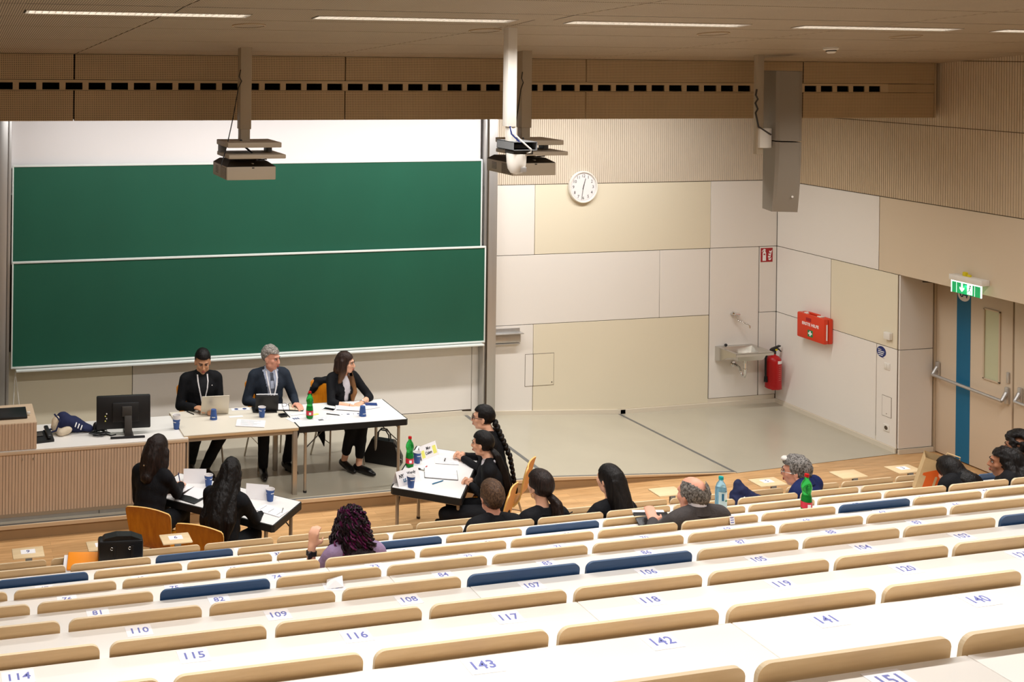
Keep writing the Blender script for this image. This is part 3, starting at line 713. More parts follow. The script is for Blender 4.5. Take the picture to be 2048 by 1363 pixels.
# ---------------------------------------------------------------- things on the right wall
RW = lambda y, z: Matrix.Translation((XR, y, z)) @ Matrix.Rotation(-PI/2, 4, 'Z')      # local +x runs towards the viewer (-y), -y out of the wall
t = thing('first_aid_case', 'orange red first aid case on the right wall printed ERSTE HILFE', 'first aid kit', (XR, 11.92, 1.205), rz=-PI/2)
w, h_, d_ = 0.46, 0.325, 0.14
MB().rbox((0, -d_*0.27, 0), (w, d_*0.52, h_), 0.018).build('rear_shell', M_orange_case, t)
MB().rbox((0, -d_*0.765, 0), (w, d_*0.47, h_), 0.018).build('front_shell', M_orange_case, t)
MB().rbox((0, -d_*0.55, h_/2+0.012), (0.19, 0.03, 0.024), 0.008).build('carry_handle', M_orange_case, t)
MB().box((-0.03, -d_*1.0, h_/2-0.065), (0.085, 0.004, 0.045)).build('handle_recess', M_dkred, t)
for x in (-0.10, 0.115): MB().rbox((x, -d_*0.62, h_/2+0.004), (0.055, 0.07, 0.016), 0.004).build('latch', M_white_p, t)
text('ERSTE HILFE', 0.052, M_whiteink, t, (0.0, -d_-0.001, 0.035), (PI/2, 0, 0), bold=0.0015)
MB().rbox((0.0, -d_-0.0005, -0.075), (0.086, 0.003, 0.086), 0.001, seg=1).build('cross_field', M_signgreen, t)
b = MB(); b.box((0, -d_-0.0022, -0.075), (0.062, 0.001, 0.022)); b.box((0, -d_-0.0024, -0.075), (0.022, 0.001, 0.062)); b.build('white_cross', M_whiteink, t)
MB().box((w/2+0.001, -d_*0.72, -0.01), (0.002, 0.018, 0.20)).build('side_label', M_paper, t)
t = thing('wall_sensor', 'square white room sensor on the right wall above the blue sticker', 'sensor', (XR, 10.845, 1.37), rz=-PI/2)
MB().rbox((0, -0.024, 0), (0.09, 0.048, 0.088), 0.008).build('housing', M_white_p, t)
MB().box((0, -0.012, -0.046), (0.06, 0.02, 0.006)).build('grille', M_joint, t)
t = thing('speech_bubble_sticker', 'dark blue speech bubble sticker on the right wall with white lettering', 'sticker', (XR, 10.958, 1.150), rz=-PI/2)
pl = [(0.066*math.cos(a), 0.066*math.sin(a)) for a in [2*PI*k/28 for k in range(28)] if not (math.radians(300) < a < math.radians(325))]
pl = [(x, z) for x, z in pl]
idx = next(i for i, (x, z) in enumerate(pl) if z < 0 and x > 0)
pl.insert(idx, (0.052, -0.075))
MB().prism(pl, -0.002, 0.0, axis=1).build('sticker', M_blue_sign, t)
text('Bitte', 0.024, M_whiteink, t, (-0.022, -0.003, 0.026), (PI/2, 0, 0))
for k, l in enumerate((0.085, 0.08, 0.06)): MB().box((-0.002-k*0.004, -0.0026, 0.004-k*0.022), (l, 0.001, 0.009)).build('printed_line', M_whiteink, t)
t = thing('light_switch', 'white double switch plate under the blue sticker', 'switch', (XR, 10.872, 0.998), rz=-PI/2)
MB().rbox((0, -0.004, 0), (0.082, 0.010, 0.082), 0.004).build('plate', M_white_p, t)
for x in (-0.017, 0.017): MB().rbox((x, -0.010, 0), (0.030, 0.008, 0.055), 0.003).build('rocker', M_white_p, t)
t = thing('power_socket', 'white power socket low on the right wall', 'socket', (XR, 10.87, 0.263), rz=-PI/2)
MB().rbox((0, -0.005, 0), (0.082, 0.012, 0.082), 0.004).build('plate', M_white_p, t)
MB().lathe([(0.0, 0.006), (0.020, 0.006), (0.021, 0.012), (0.024, 0.012)], 18, RX).build('recess', M_joint, t)

b = MB().box((XR-0.0006, 10.872, 0.517), (0.003, 0.135, 0.246)); b.build('hatch_joint', M_joint, wr)
MB().box((XR-0.0016, 10.872, 0.517), (0.005, 0.126, 0.238)).build('hatch_leaf', M_white, wr)
MB().box((XR-0.005, 10.872, 0.43), (0.003, 0.008, 0.008)).build('hatch_lock', M_black, wr)

# ---------------------------------------------------------------- door in the niche
d1 = empty('door_1', (XD, 10.20, 0)); struct(d1)
MB().rbox((0.03, 0.512, 1.06), (0.05, 0.05, 2.12), 0.004).build('frame_jamb', M_frame, d1)
MB().rbox((0.03, -0.50, 2.10), (0.05, 1.98, 0.05), 0.004).build('frame_head', M_frame, d1)
MB().rbox((0.035, 0.005, 1.045), (0.05, 0.954, 2.06), 0.003).build('door_leaf', M_doorpaint, d1)
MB().box((0.0085, 0.1255, 1.045), (0.003, 0.176, 2.055)).build('blue_stripe', M_stripe, d1)
b = MB().lathe([(0.0, 0.0), (0.078, 0.0), (0.078, 0.002), (0, 0.002)], 32, Matrix.Translation((0.007, 0.1255, 1.955)) @ Matrix.Rotation(-PI/2, 4, 'Y')); b.build('number_disc', M_paper, d1)
M_navyink = mat('dark_blue_ink', (24, 40, 90), 0.5)
text('04', 0.105, M_navyink, d1, (0.0045, 0.1255, 1.955), (PI/2, 0, -PI/2), bold=0.002)
M_doorglass = mat('wired_glass', (196, 200, 168), 0.12, spec=0.6)
fr_ = MB()
for (yy, zz, sy, sz) in ((-0.135, 1.46, 0.016, 0.80), (-0.325, 1.46, 0.016, 0.80), (-0.23, 1.856, 0.206, 0.016), (-0.23, 1.064, 0.206, 0.016)): fr_.box((0.004, yy, zz), (0.016, sy, sz))
fr_.build('window_bead', M_frame, d1)
MB().box((0.011, -0.23, 1.46), (0.006, 0.176, 0.78)).build('window_pane', M_doorglass, d1)
def panic(par, ya, za, yb, zb):
    for yy, zz in ((ya, za), (yb, zb)):
        MB().rbox((-0.008, yy, zz+0.01), (0.034, 0.05, 0.19), 0.012).build('bar_mount', M_alu, par)
        MB().tube([(-0.02, yy, zz+0.04), (-0.085, yy, zz-0.045)], [0.022, 0.018], 10).build('bar_arm', M_alu, par)
    MB().tube([(-0.085, ya, za-0.045), (-0.085, yb, zb-0.045)], 0.019, 12).build('push_bar', M_alu, par)
panic(d1, 0.445, 0.985, -0.43, 0.945)
MB().rbox((0.0, -0.432, 1.153), (0.02, 0.034, 0.125), 0.008).build('lock_plate', M_alu, d1)
d2 = empty('door_2', (XD, 9.22, 0)); struct(d2)
MB().rbox((0.035, 0.01, 1.045), (0.05, 0.954, 2.06), 0.003).build('door_leaf', M_doorpaint, d2)
panic(d2, 0.40, 0.985, -0.43, 0.945)
t = thing('door_closer', 'dark folding door closer arm above the niche door', 'door closer', (XD, 10.52, 2.045))
MB().tube([(-0.02, 0.10, 0), (-0.20, 0.16, -0.005), (-0.02, -0.12, 0.02)], 0.008, 8).build('arm', M_charcoal, t)
MB().rbox((-0.022, -0.18, 0.02), (0.04, 0.24, 0.05), 0.008).build('body', M_charcoal, t)

# lit exit sign over the door
M_signlit = mat('lit_exit_green', (16, 150, 84), 0.4, emit=(20, 160, 92), estr=0.55)
M_signwhite = mat('lit_exit_white', (245, 255, 250), 0.4, emit=(240, 255, 250), estr=1.6)
t = thing('exit_sign', 'lit green exit sign with arrow and running figure above the door', 'exit sign', (XR, 9.765, 2.215), rz=-PI/2)
MB().rbox((0.0, -0.055, 0.05), (0.40, 0.11, 0.062), 0.006).build('lamp_housing', M_white_p, t)
MB().rbox((0.0, -0.090, -0.050), (0.345, 0.010, 0.128), 0.002, seg=1).build('sign_panel', M_signlit, t)
MB().rbox((0.0, -0.092, 0.013), (0.36, 0.02, 0.014), 0.003).build('light_strip', M_signwhite, t)
for s in (-1, 1): MB().box((s*0.178, -0.090, -0.05), (0.008, 0.014, 0.13)).build('edge_light', M_signwhite, t)
for x in (-0.115, 0.105): MB().box((x, -0.0955, -0.05), (0.003, 0.001, 0.122)).build('divider', M_signwhite, t)
MB().prism([(-0.058, 0.0), (-0.040, 0.0), (-0.040, -0.055), (-0.022, -0.040), (-0.022, -0.060), (-0.049, -0.092), (-0.076, -0.060), (-0.076, -0.040), (-0.058, -0.055)], -0.0965, -0.0955, axis=1).build('arrow', M_signwhite, t)
MB().prism([(0.015, -0.104), (0.078, -0.104), (0.078, 0.004), (0.015, 0.004)], -0.0965, -0.0955, axis=1).build('doorway_symbol', M_signwhite, t)
b = MB(); b.ball((0.052, -0.0968, -0.010), (0.010, 0.001, 0.010))
for p, q, wd in (((0.050, -0.02), (0.040, -0.058), 0.010), ((0.040, -0.055), (0.060, -0.072), 0.007), ((0.060, -0.072), (0.054, -0.098), 0.006), ((0.040, -0.058), (0.022, -0.080), 0.007), ((0.022, -0.080), (0.016, -0.076), 0.006), ((0.050, -0.028), (0.066, -0.042), 0.005), ((0.048, -0.028), (0.026, -0.040), 0.005)):
    v = Vector((q[0]-p[0], q[1]-p[1])); n = Vector((-v.y, v.x)).normalized()*wd/2
    b.prism([(p[0]-n.x, p[1]-n.y), (q[0]-n.x, q[1]-n.y), (q[0]+n.x, q[1]+n.y), (p[0]+n.x, p[1]+n.y)], -0.0975, -0.0966, axis=1)
b.build('running_figure', M_signgreen, t)
l = area_light('exit_sign_light', (XR-0.09, 9.765, 2.205), 0.3, 0.03, 0.5, (0.85, 1.0, 0.97)); 
t = thing('cable_lock', 'small yellow tag clipped on top of the exit sign', 'tag', (XR-0.05, 9.80, 2.298))
MB().rbox((0, 0.015, 0.018), (0.04, 0.045, 0.05), 0.01).build('body', M_yellow, t)
MB().rbox((0.0, -0.030, 0.008), (0.03, 0.045, 0.028), 0.008).build('tail', M_yellow, t)

# ---------------------------------------------------------------- hung from the ceiling
def projector(label, x, y, ye):
    t = thing('ceiling_projector', label, 'projector', (x, y, 0), group='beige ceiling projectors')
    zc = ceil_z(y)
    MB().rbox((0, 0, (zc+0.01+3.99)/2), (0.103, 0.103, zc+0.01-3.99), 0.004).build('pole', M_polebeige, t)
    MB().rbox((0, 0, 3.94), (0.088, 0.088, 0.12), 0.004).build('inner_pole', M_polebeige, t)
    MB().rbox((0.03, -0.05, 3.865), (0.49, 0.40, 0.045), 0.005).build('upper_bracket', M_projbeige, t)
    MB().rbox((0.05, -0.06, 3.765), (0.52, 0.42, 0.036), 0.006).build('lower_bracket', M_projbeige, t)
    for a in (-0.19, 0.24): MB().rbox((a, 0.05, 3.815), (0.05, 0.10, 0.075), 0.004).build('bracket_strut', M_boxgrey, t)
    MB().rbox((0.02, 0.1, 3.72), (0.20, 0.20, 0.07), 0.01).build('swivel', M_charcoal, t)
    # body: front face to the seats, shallow sloping dark lid
    x0, x1, y0, y1 = -0.195, 0.255, -0.15, 0.35
    MB().rbox(((x0+x1)/2, (y0+y1)/2, 3.6075), (x1-x0, y1-y0, 0.118), 0.006).build('body', M_projbeige, t)
    b = MB(); i_ = 0.07
    b.add([(x0, y0, 3.666), (x1, y0, 3.666), (x1, y1, 3.666), (x0, y1, 3.666), (x0+0.05, y0+0.10, 3.705), (x1-0.05, y0+0.10, 3.705), (x1-0.05, y1-0.05, 3.705), (x0+0.05, y1-0.05, 3.705)],
          [(0, 1, 5, 4), (1, 2, 6, 5), (2, 3, 7, 6), (3, 0, 4, 7), (4, 5, 6, 7)])
    b.build('lid', M_charcoal, t)
    MB().box((x0-0.001, -0.03, 3.605), (0.003, 0.17, 0.095)).build('air_grille', M_dark, t)
    g = MB()
    for k in range(9): g.box((x0-0.003, -0.03, 3.565+k*0.010), (0.003, 0.17, 0.002))
    for k in range(16): g.box((x0-0.003, -0.112+k*0.011, 3.605), (0.003, 0.002, 0.095))
    stuff(g.build('grille_bars', M_projbeige, t))
    b = MB()
    for k in range(5): b.box((x0-0.001, 0.20, 3.585+k*0.014), (0.002, 0.09, 0.004))
    stuff(b.build('rating_print', M_charcoal, t))
    MB().rbox((0.045, -0.152, 3.655), (0.022, 0.004, 0.010), 0.001, seg=1).build('front_badge', M_charcoal, t)
    MB().box((0.05, -0.10, 3.690), (0.018, 0.05, 0.006)).build('lid_catch', M_alu, t)
    MB().tube([(-0.055, -0.06, 4.52), (-0.075, -0.08, 4.46), (-0.045, -0.06, 4.42), (-0.08, -0.08, 4.36), (-0.13, -0.10, 4.1), (-0.19, -0.13, 3.86), (-0.25, -0.16, 3.68)], 0.0045, 6).build('safety_cable', M_black, t)
    MB().tube([(-0.05, -0.07, 3.90), (-0.02, -0.09, 3.84), (0.03, -0.16, 3.79)], 0.009, 6).build('power_cable', M_black, t)
    MB().tube([(0.10, -0.02, 3.74), (0.17, -0.06, 3.745), (0.20, -0.05, 3.72), (0.13, -0.02, 3.715)], 0.005, 6).build('signal_cable', M_black, t)
    return t
projector('beige ceiling projector on a square pole before the chalkboards', 2.685, 9.50, 0)
projector('beige ceiling projector partly hidden behind the white camera', 5.445, 9.47, 0)
t = thing('ceiling_camera', 'white dome camera under a grey box on a white ceiling pole', 'camera', (4.355, 7.79, 0))
zc = ceil_z(7.79)
MB().rbox((0, 0, (zc+0.02+4.125)/2), (0.078, 0.078, zc+0.02-4.125), 0.004).build('pole', M_white_p, t)
MB().rbox((0.012, 0, 4.07), (0.062, 0.062, 0.13), 0.003).build('inner_pole', M_white_p, t)
b = MB()
x0, x1, y0, y1, z0, z1 = -0.035, 0.185, -0.10, 0.16, 3.945, 4.012
x0 = -0.02
b.box(((x0+x1)/2, (y0+y1)/2, z1-0.002), (x1-x0, y1-y0, 0.004)); b.box(((x0+x1)/2, (y0+y1)/2, z0+0.002), (x1-x0, y1-y0, 0.004)); b.box((x0+0.002, (y0+y1)/2, (z0+z1)/2), (0.004, y1-y0, z1-z0)); b.box((x1-0.002, (y0+y1)/2, (z0+z1)/2), (0.004, y1-y0, z1-z0)); b.box(((x0+x1)/2, y1-0.002, (z0+z1)/2), (x1-x0, 0.004, z1-z0))
b.build('equipment_box', M_boxgrey, t)
MB().rbox(((x0+x1)/2, 0.02, 3.974), (0.14, 0.16, 0.035), 0.005).build('converter', M_black, t)
MB().rbox((0.085, 0.0, 3.926), (0.17, 0.14, 0.032), 0.006).build('mount', M_charcoal, t)
MB().lathe([(0.078, 0.162), (0.078, 0.155), (0.074, 0.09), (0.066, 0.045), (0.045, 0.012), (0.0, 0.0)][::-1], 28, Matrix.Translation((0.052, -0.02, 3.752))).build('dome', M_white_p, t)
MB().rbox((0.078, -0.080, 3.795), (0.05, 0.02, 0.042), 0.006).build('lens_window', M_alu, t)
MB().tube([(-0.015, -0.045, 4.12), (0.0, -0.055, 4.08), (0.06, -0.10, 4.01), (0.12, -0.12, 3.955), (0.13, -0.10, 3.93), (0.10, -0.085, 3.925)], 0.006, 6).build('white_cable', M_white_p, t)
MB().tube([(-0.02, -0.045, 4.13), (-0.01, -0.05, 4.07), (0.05, -0.09, 4.0)], 0.006, 6).build('dark_cable', M_blue_sign, t)
# line array loudspeaker
t = thing('loudspeaker_column', 'grey two-part loudspeaker column curving inwards below, on a ceiling pole', 'loudspeaker', (8.143, 9.557, 0))
zc = ceil_z(9.557)
MB().rbox((0, 0, (zc+0.01+3.70)/2), (0.082, 0.05, zc+0.01-3.70), 0.004).build('pole', M_polebeige, t)
MB().rbox((0.045, -0.01, 3.865), (0.14, 0.09, 0.20), 0.006).build('wall_plate', M_white_p, t)
RS = Matrix.Translation((0.27, -0.02, 0)) @ Matrix.Rotation(math.radians(-20), 4, 'Z')
def cab(z0, z1, curve, nm):
    n = 10; vs = []; fs = []
    for k in range(n+1):
        z = z1+(z0-z1)*k/n; u = k/n
        back = 0.0; fr_y = -0.155
        sh = curve*u*u
        w2 = 0.125
        vs += [(-w2, 0.16-0.2*0, z), (-w2, fr_y+sh*0.75, z), (-w2*0.75, fr_y-0.02+sh, z), (w2*0.75, fr_y-0.02+sh, z), (w2, fr_y+sh*0.75, z), (w2, 0.16, z)]
    for k in range(n):
        for j in range(6): fs.append((k*6+j, k*6+(j+1) % 6, (k+1)*6+(j+1) % 6, (k+1)*6+j))
    fs.append(tuple(range(6))[::-1]); fs.append(tuple(n*6+j for j in range(6)))
    return MB().add(vs, fs, False, RS).build(nm, M_speaker, t)
cab(3.845, 4.55, 0.0, 'upper_cabinet'); cab(3.118, 3.832, 0.10, 'lower_cabinet')
for z in (4.02, 3.28): MB().lathe([(0.0, 0.0), (0.011, 0.0), (0.011, 0.004), (0.0, 0.004)], 14, RS @ Matrix.Translation((0.055, -0.166 if z > 4 else -0.125, z)) @ RX).build('badge', M_white_p, t)
MB().tube([(-0.05, -0.03, 4.36), (-0.065, -0.035, 4.30), (-0.04, -0.035, 4.26), (-0.07, -0.035, 4.22), (-0.04, -0.035, 4.16), (-0.065, -0.035, 4.12), (-0.04, -0.05, 3.98), (0.10, -0.06, 3.90)], 0.009, 6).build('cable', M_charcoal, t)
# ---------------------------------------------------------------- lectern counter with slatted front
M_lectop = mat('counter_top_white', (238, 234, 228), 0.35)
M_lecslat = wood('counter_slat_wood', (218, 192, 166), (206, 178, 152), 0.5, 2)
M_lecedge = mat('counter_edge_wood', (214, 188, 158), 0.5)
M_lecbase = mat('counter_base', (168, 150, 128), 0.5)
M_tbeige = mat('beige_table_top', (226, 218, 202), 0.4)
M_twood = mat('table_edge_wood', (214, 184, 142), 0.45)
M_twhite = mat('white_table_top', (238, 236, 234), 0.35)
M_tblack = mat('black_table_edge', (28, 29, 30), 0.45)
M_legsteel = mat('satin_steel_leg', (178, 168, 154), 0.35, metal=0.6)
M_orange = wood('orange_beech_ply', (222, 142, 30), (196, 112, 14), 0.35, 2, 0.8)
M_orange_e = mat('ply_edge', (236, 190, 110), 0.45)
M_legch = mat('chair_tube_steel', (190, 182, 168), 0.3, metal=0.8)
M_tote_navy = mat('navy_canvas', (22, 32, 72), 0.8, bump=0.3, bscale=200)
M_canvas = mat('raw_canvas', (222, 206, 180), 0.85, bump=0.3, bscale=120)
M_leather = mat('black_leather', (17, 17, 19), 0.38, bump=0.15, bscale=150)
M_cup = mat('blue_paper_cup', (52, 84, 146), 0.5)
M_cupw = mat('white_paper_cup', (234, 230, 230), 0.5)
M_laptop = mat('champagne_aluminium', (206, 198, 182), 0.4, metal=0.5)
M_screen = mat('dark_glass', (12, 12, 14), 0.12)
M_petgreen = mat('green_pet', (60, 190, 90), 0.08, trans=0.75, ior=1.2)
M_petliq = mat('green_water', (30, 165, 70), 0.15, trans=0.5, ior=1.2)
M_petblue = mat('clear_blue_pet', (170, 215, 235), 0.08, trans=0.7, ior=1.2)
M_labelred = mat('red_bottle_label', (206, 36, 60), 0.4)
M_teal = mat('teal_cap', (20, 160, 160), 0.4)
M_navycard = mat('navy_print_block', (40, 62, 120), 0.5)
M_hilite = mat('yellow_note', (238, 236, 120), 0.5)
M_kraft = mat('kraft_paper', (206, 176, 130), 0.7, var=0.05, vscale=20)
M_bagorange = mat('orange_bag_print', (226, 98, 22), 0.6)
M_folderorange = mat('orange_folder', (244, 146, 22), 0.45)

t = thing('lectern_counter', 'long slatted wooden lectern counter with white top at the left', 'counter', (0, 0, 0))
LX0, LX1, LY0, LY1, LZ = XL, 2.487, 10.711, 11.40, 0.816
MB().rbox(((LX0+LX1)/2, (LY0+LY1)/2-0.002, LZ-0.006), (LX1-LX0, LY1-LY0, 0.012), 0.002, seg=1).build('top', M_lectop, t)
MB().rbox(((LX0+LX1)/2, LY0+0.004, LZ-0.026), (LX1-LX0, 0.022, 0.030), 0.003).build('front_edge', M_lecedge, t)
MB().box(((LX0+LX1)/2, (LY0+LY1)/2+0.02, (LZ+HS)/2), (LX1-LX0-0.012, LY1-LY0-0.05, LZ-HS-0.04)).build('carcass', M_groove, t)
MB().box((LX1-0.004, (LY0+LY1)/2, (LZ+HS)/2+0.02), (0.008, LY1-LY0-0.02, LZ-HS-0.06)).build('end_board', M_lecedge, t)
slat_run(t, -1.2, LX1-0.002, 0.205, LZ-0.042, LY0+0.004, 'y', M_lecslat, 0.0300, 0.0262, 0.014)
MB().box(((LX0+LX1)/2, LY0+0.012, 0.188), (LX1-LX0, 0.012, 0.034)).build('shadow_rail', M_lecbase, t)
for a, b_ in ((LX0, 1.595), (1.601, LX1)):
    MB().box(((a+b_)/2, LY0+0.02, (HS+0.172)/2), (b_-a, 0.02, 0.172-HS)).build('plinth', M_alu, t)
for x in (0.845, 0.952):
    MB().lathe([(0.0, 0), (0.009, 0), (0.008, 0.006), (0, 0.007)], 14, Matrix.Translation((x, LY0+0.004, 0.722)) @ Matrix.Scale(1.5, 4, (0, 0, 1)) @ RX).build('lock', M_legsteel, t)
t = thing('lectern_riser', 'raised slatted lectern box standing on the left end of the counter', 'lectern', (0, 0, 0))
MB().box((( -0.4+0.983)/2, 11.0, (LZ+1.077)/2), (1.38, 0.56, 1.077-LZ-0.004)).build('box', M_lecedge, t)
slat_run(t, -0.4, 0.981, LZ+0.004, 1.072, LY0-0.002, 'y', M_lecslat, 0.0300, 0.0262, 0.012)
t = thing('flat_display', 'thin black display lying on the raised lectern box at the left edge', 'display', (0.72, 10.95, 1.077))
MB().rbox((0, 0, 0.022), (0.36, 0.24, 0.020), 0.004, rot=(math.radians(5), 0, 0)).build('panel', M_black, t)
MB().rbox((0.20, -0.02, 0.022), (0.03, 0.03, 0.022), 0.004).build('clip', M_white_p, t)

t = thing('desk_phone', 'black desk telephone on the counter beside the lectern box', 'telephone', (1.07, 10.93, LZ), rz=math.radians(8))
MB().add([(-0.10, -0.07, 0), (0.09, -0.07, 0), (0.09, 0.09, 0), (-0.10, 0.09, 0), (-0.10, -0.07, 0.022), (0.09, -0.07, 0.022), (0.09, 0.09, 0.065), (-0.10, 0.09, 0.065)], [(3, 2, 1, 0), (4, 5, 6, 7), (0, 1, 5, 4), (1, 2, 6, 5), (2, 3, 7, 6), (3, 0, 4, 7)]).build('base', M_black, t)
MB().rbox((0.045, 0.02, 0.075), (0.045, 0.19, 0.03), 0.012, rot=(math.radians(15), 0, 0)).build('handset', M_black, t)
MB().rbox((-0.04, 0.03, 0.056), (0.07, 0.06, 0.004), 0.001, rot=(math.radians(15), 0, 0)).build('display', M_charcoal, t)

t = thing('tote_bag', 'navy canvas tote bag with cream lining slumped on the lectern counter', 'bag', (1.30, 11.12, LZ))
def blob(parts, m, name, par, vsz=0.012, sm=3, noise=0.0, nscale=12):
    b = MB()
    for p in parts:
        if p[0] == 'b': b.ball(p[1], p[2], rot=p[3] if len(p) > 3 else None)
        else: b.capsule(*p[1:])
    return voxel(b, vsz, sm, noise, nscale, m, name, par)
VOX = bpy.data.scenes.new('remeshing')
def voxel_mesh(b, vsz, sm=4, dec=None, noise=0.0, nscale=12, nstretch=(1, 1, 1)):
    me = bpy.data.meshes.new('tmp'); me.from_pydata(b.v, [], b.f); me.update()
    o = bpy.data.objects.new('tmp', me); VOX.collection.objects.link(o)
    m = o.modifiers.new('r', 'REMESH'); m.mode = 'VOXEL'; m.voxel_size = vsz; m.adaptivity = 0
    vl = VOX.view_layers[0]; vl.update(); dg = vl.depsgraph; dg.update()
    out = bpy.data.meshes.new_from_object(o.evaluated_get(dg))
    bpy.data.objects.remove(o); bpy.data.meshes.remove(me)
    if sm:
        nv = len(out.vertices); co = np.empty(nv*3); out.vertices.foreach_get('co', co); co = co.reshape(-1, 3)
        e = np.empty(len(out.edges)*2, dtype=np.int32); out.edges.foreach_get('vertices', e); e = e.reshape(-1, 2)
        a_ = np.concatenate([e[:, 0], e[:, 1]]); b_ = np.concatenate([e[:, 1], e[:, 0]]); cnt = np.maximum(np.bincount(a_, minlength=nv), 1)
        for _ in range(sm):
            avg = np.stack([np.bincount(a_, weights=co[b_, k], minlength=nv)/cnt for k in range(3)], 1); co = co*0.5+avg*0.5
        out.vertices.foreach_set('co', co.ravel()); out.update()
    if noise:
        nv = len(out.vertices); co = np.empty(nv*3); out.vertices.foreach_get('co', co); co = co.reshape(-1, 3)
        nr = np.empty(nv*3); out.vertex_normals.foreach_get('vector', nr); nr = nr.reshape(-1, 3)
        q = co*np.array(nstretch)*nscale
        h = np.array([mnoise.noise(p)+0.5*mnoise.noise((p[0]*2.3, p[1]*2.3, p[2]*2.3)) for p in q.tolist()])
        out.vertices.foreach_set('co', (co+nr*(noise*h)[:, None]).ravel()); out.update()
    out.polygons.foreach_set('use_smooth', [True]*len(out.polygons)); out.update()
    return out
def voxel(b, vsz, sm, noise, nscale, m, name, par, dec=None, nstretch=(1, 1, 1)):
    me = voxel_mesh(b, vsz, sm, dec, noise, nscale, nstretch); me.name = name; me.materials.clear(); me.materials.append(m)
    return link(name, me, par)
blob([('b', (-0.02, 0.0, 0.10), (0.10, 0.09, 0.11)), ('b', (0.09, 0.0, 0.075), (0.14, 0.09, 0.075), (0, 0.35, 0)), ('b', (0.20, -0.01, 0.035), (0.10, 0.08, 0.036), (0, 0.2, 0))], M_tote_navy, 'navy_cloth', t, 0.012, 3, 0.012, 9)
blob([('b', (-0.10, -0.04, 0.10), (0.05, 0.05, 0.085), (0, 0.2, 0)), ('b', (-0.01, -0.08, 0.04), (0.085, 0.05, 0.042), (0, -0.2, 0.2))], M_canvas, 'cream_lining', t, 0.010, 3, 0.010, 14)
MB().tube([(-0.11, -0.03, 0.20), (-0.06, -0.09, 0.15), (-0.10, -0.11, 0.06), (-0.20, -0.10, 0.03), (-0.22, -0.06, 0.05), (-0.13, -0.05, 0.06)], 0.009, 6).build('strap', M_tote_navy, t)
for k in range(3): MB().rbox((0.10+k*0.028, -0.085, 0.098-k*0.016), (0.012, 0.004, 0.05), 0.001, rot=(-0.5, 0.6, 0.2)).build('printed_mark', M_whiteink, t)

t = thing('computer_monitor', 'black computer monitor seen from behind on the lectern counter', 'monitor', (1.87, 10.93, LZ), rz=math.radians(-4))
MB().rbox((0.0, 0.05, 0.215), (0.545, 0.045, 0.325), 0.012, rot=(math.radians(-8), 0, 0)).build('housing', M_black, t)
MB().box((0.0, 0.075, 0.215), (0.52, 0.002, 0.30), M=Matrix.Rotation(math.radians(-0), 4, 'X')).build('screen', M_screen, t)
MB().rbox((0.02, 0.018, 0.22), (0.27, 0.03, 0.19), 0.008, rot=(math.radians(-8), 0, 0)).build('back_cover', M_charcoal if False else M_black, t)
MB().rbox((0.03, -0.008, 0.235), (0.10, 0.02, 0.10), 0.006, rot=(math.radians(-8), 0, 0)).build('mount_plate', M_charcoal, t)
MB().rbox((0.04, -0.045, 0.10), (0.075, 0.022, 0.20), 0.006, rot=(math.radians(-14), 0, 0)).build('stand_arm', M_charcoal, t)
MB().rbox((0.03, -0.105, 0.010), (0.345, 0.026, 0.020), 0.006).build('stand_foot', M_black, t)
MB().rbox((0.05, 0.02, 0.008), (0.09, 0.24, 0.012), 0.004).build('stand_base', M_charcoal, t)
for k in range(4): MB().ball((-0.185+0.012*(k % 2), 0.012, 0.14+k*0.024), 0.007).build('plug', M_white_p if k % 2 else M_hilite, t)
t = thing('cable_bundle', 'tangle of black cables beside the monitor on the counter', 'cables', (1.63, 10.97, LZ))
pts = []
for k in range(46):
    a = k*0.75; r_ = 0.05+0.025*math.sin(k*1.3); pts.append((r_*1.5*math.cos(a), r_*math.sin(a)*0.9, 0.012+0.02*(0.5+0.5*math.sin(k*0.9))))
MB().tube(pts, 0.005, 5).build('coiled_cable', M_black, t)
MB().tube([(0.05, 0.0, 0.01), (0.11, -0.06, 0.008), (0.16, -0.04, 0.008)], 0.006, 6).build('cable_end', M_black, t)
MB().tube([(0.0, 0.02, 0.02), (0.02, 0.06, 0.10), (0.07, 0.04, 0.17)], 0.004, 5).build('riser_cable', M_black, t)
MB().ball((-0.02, 0.10, 0.05), (0.035, 0.03, 0.05)).build('webcam', M_black, t)

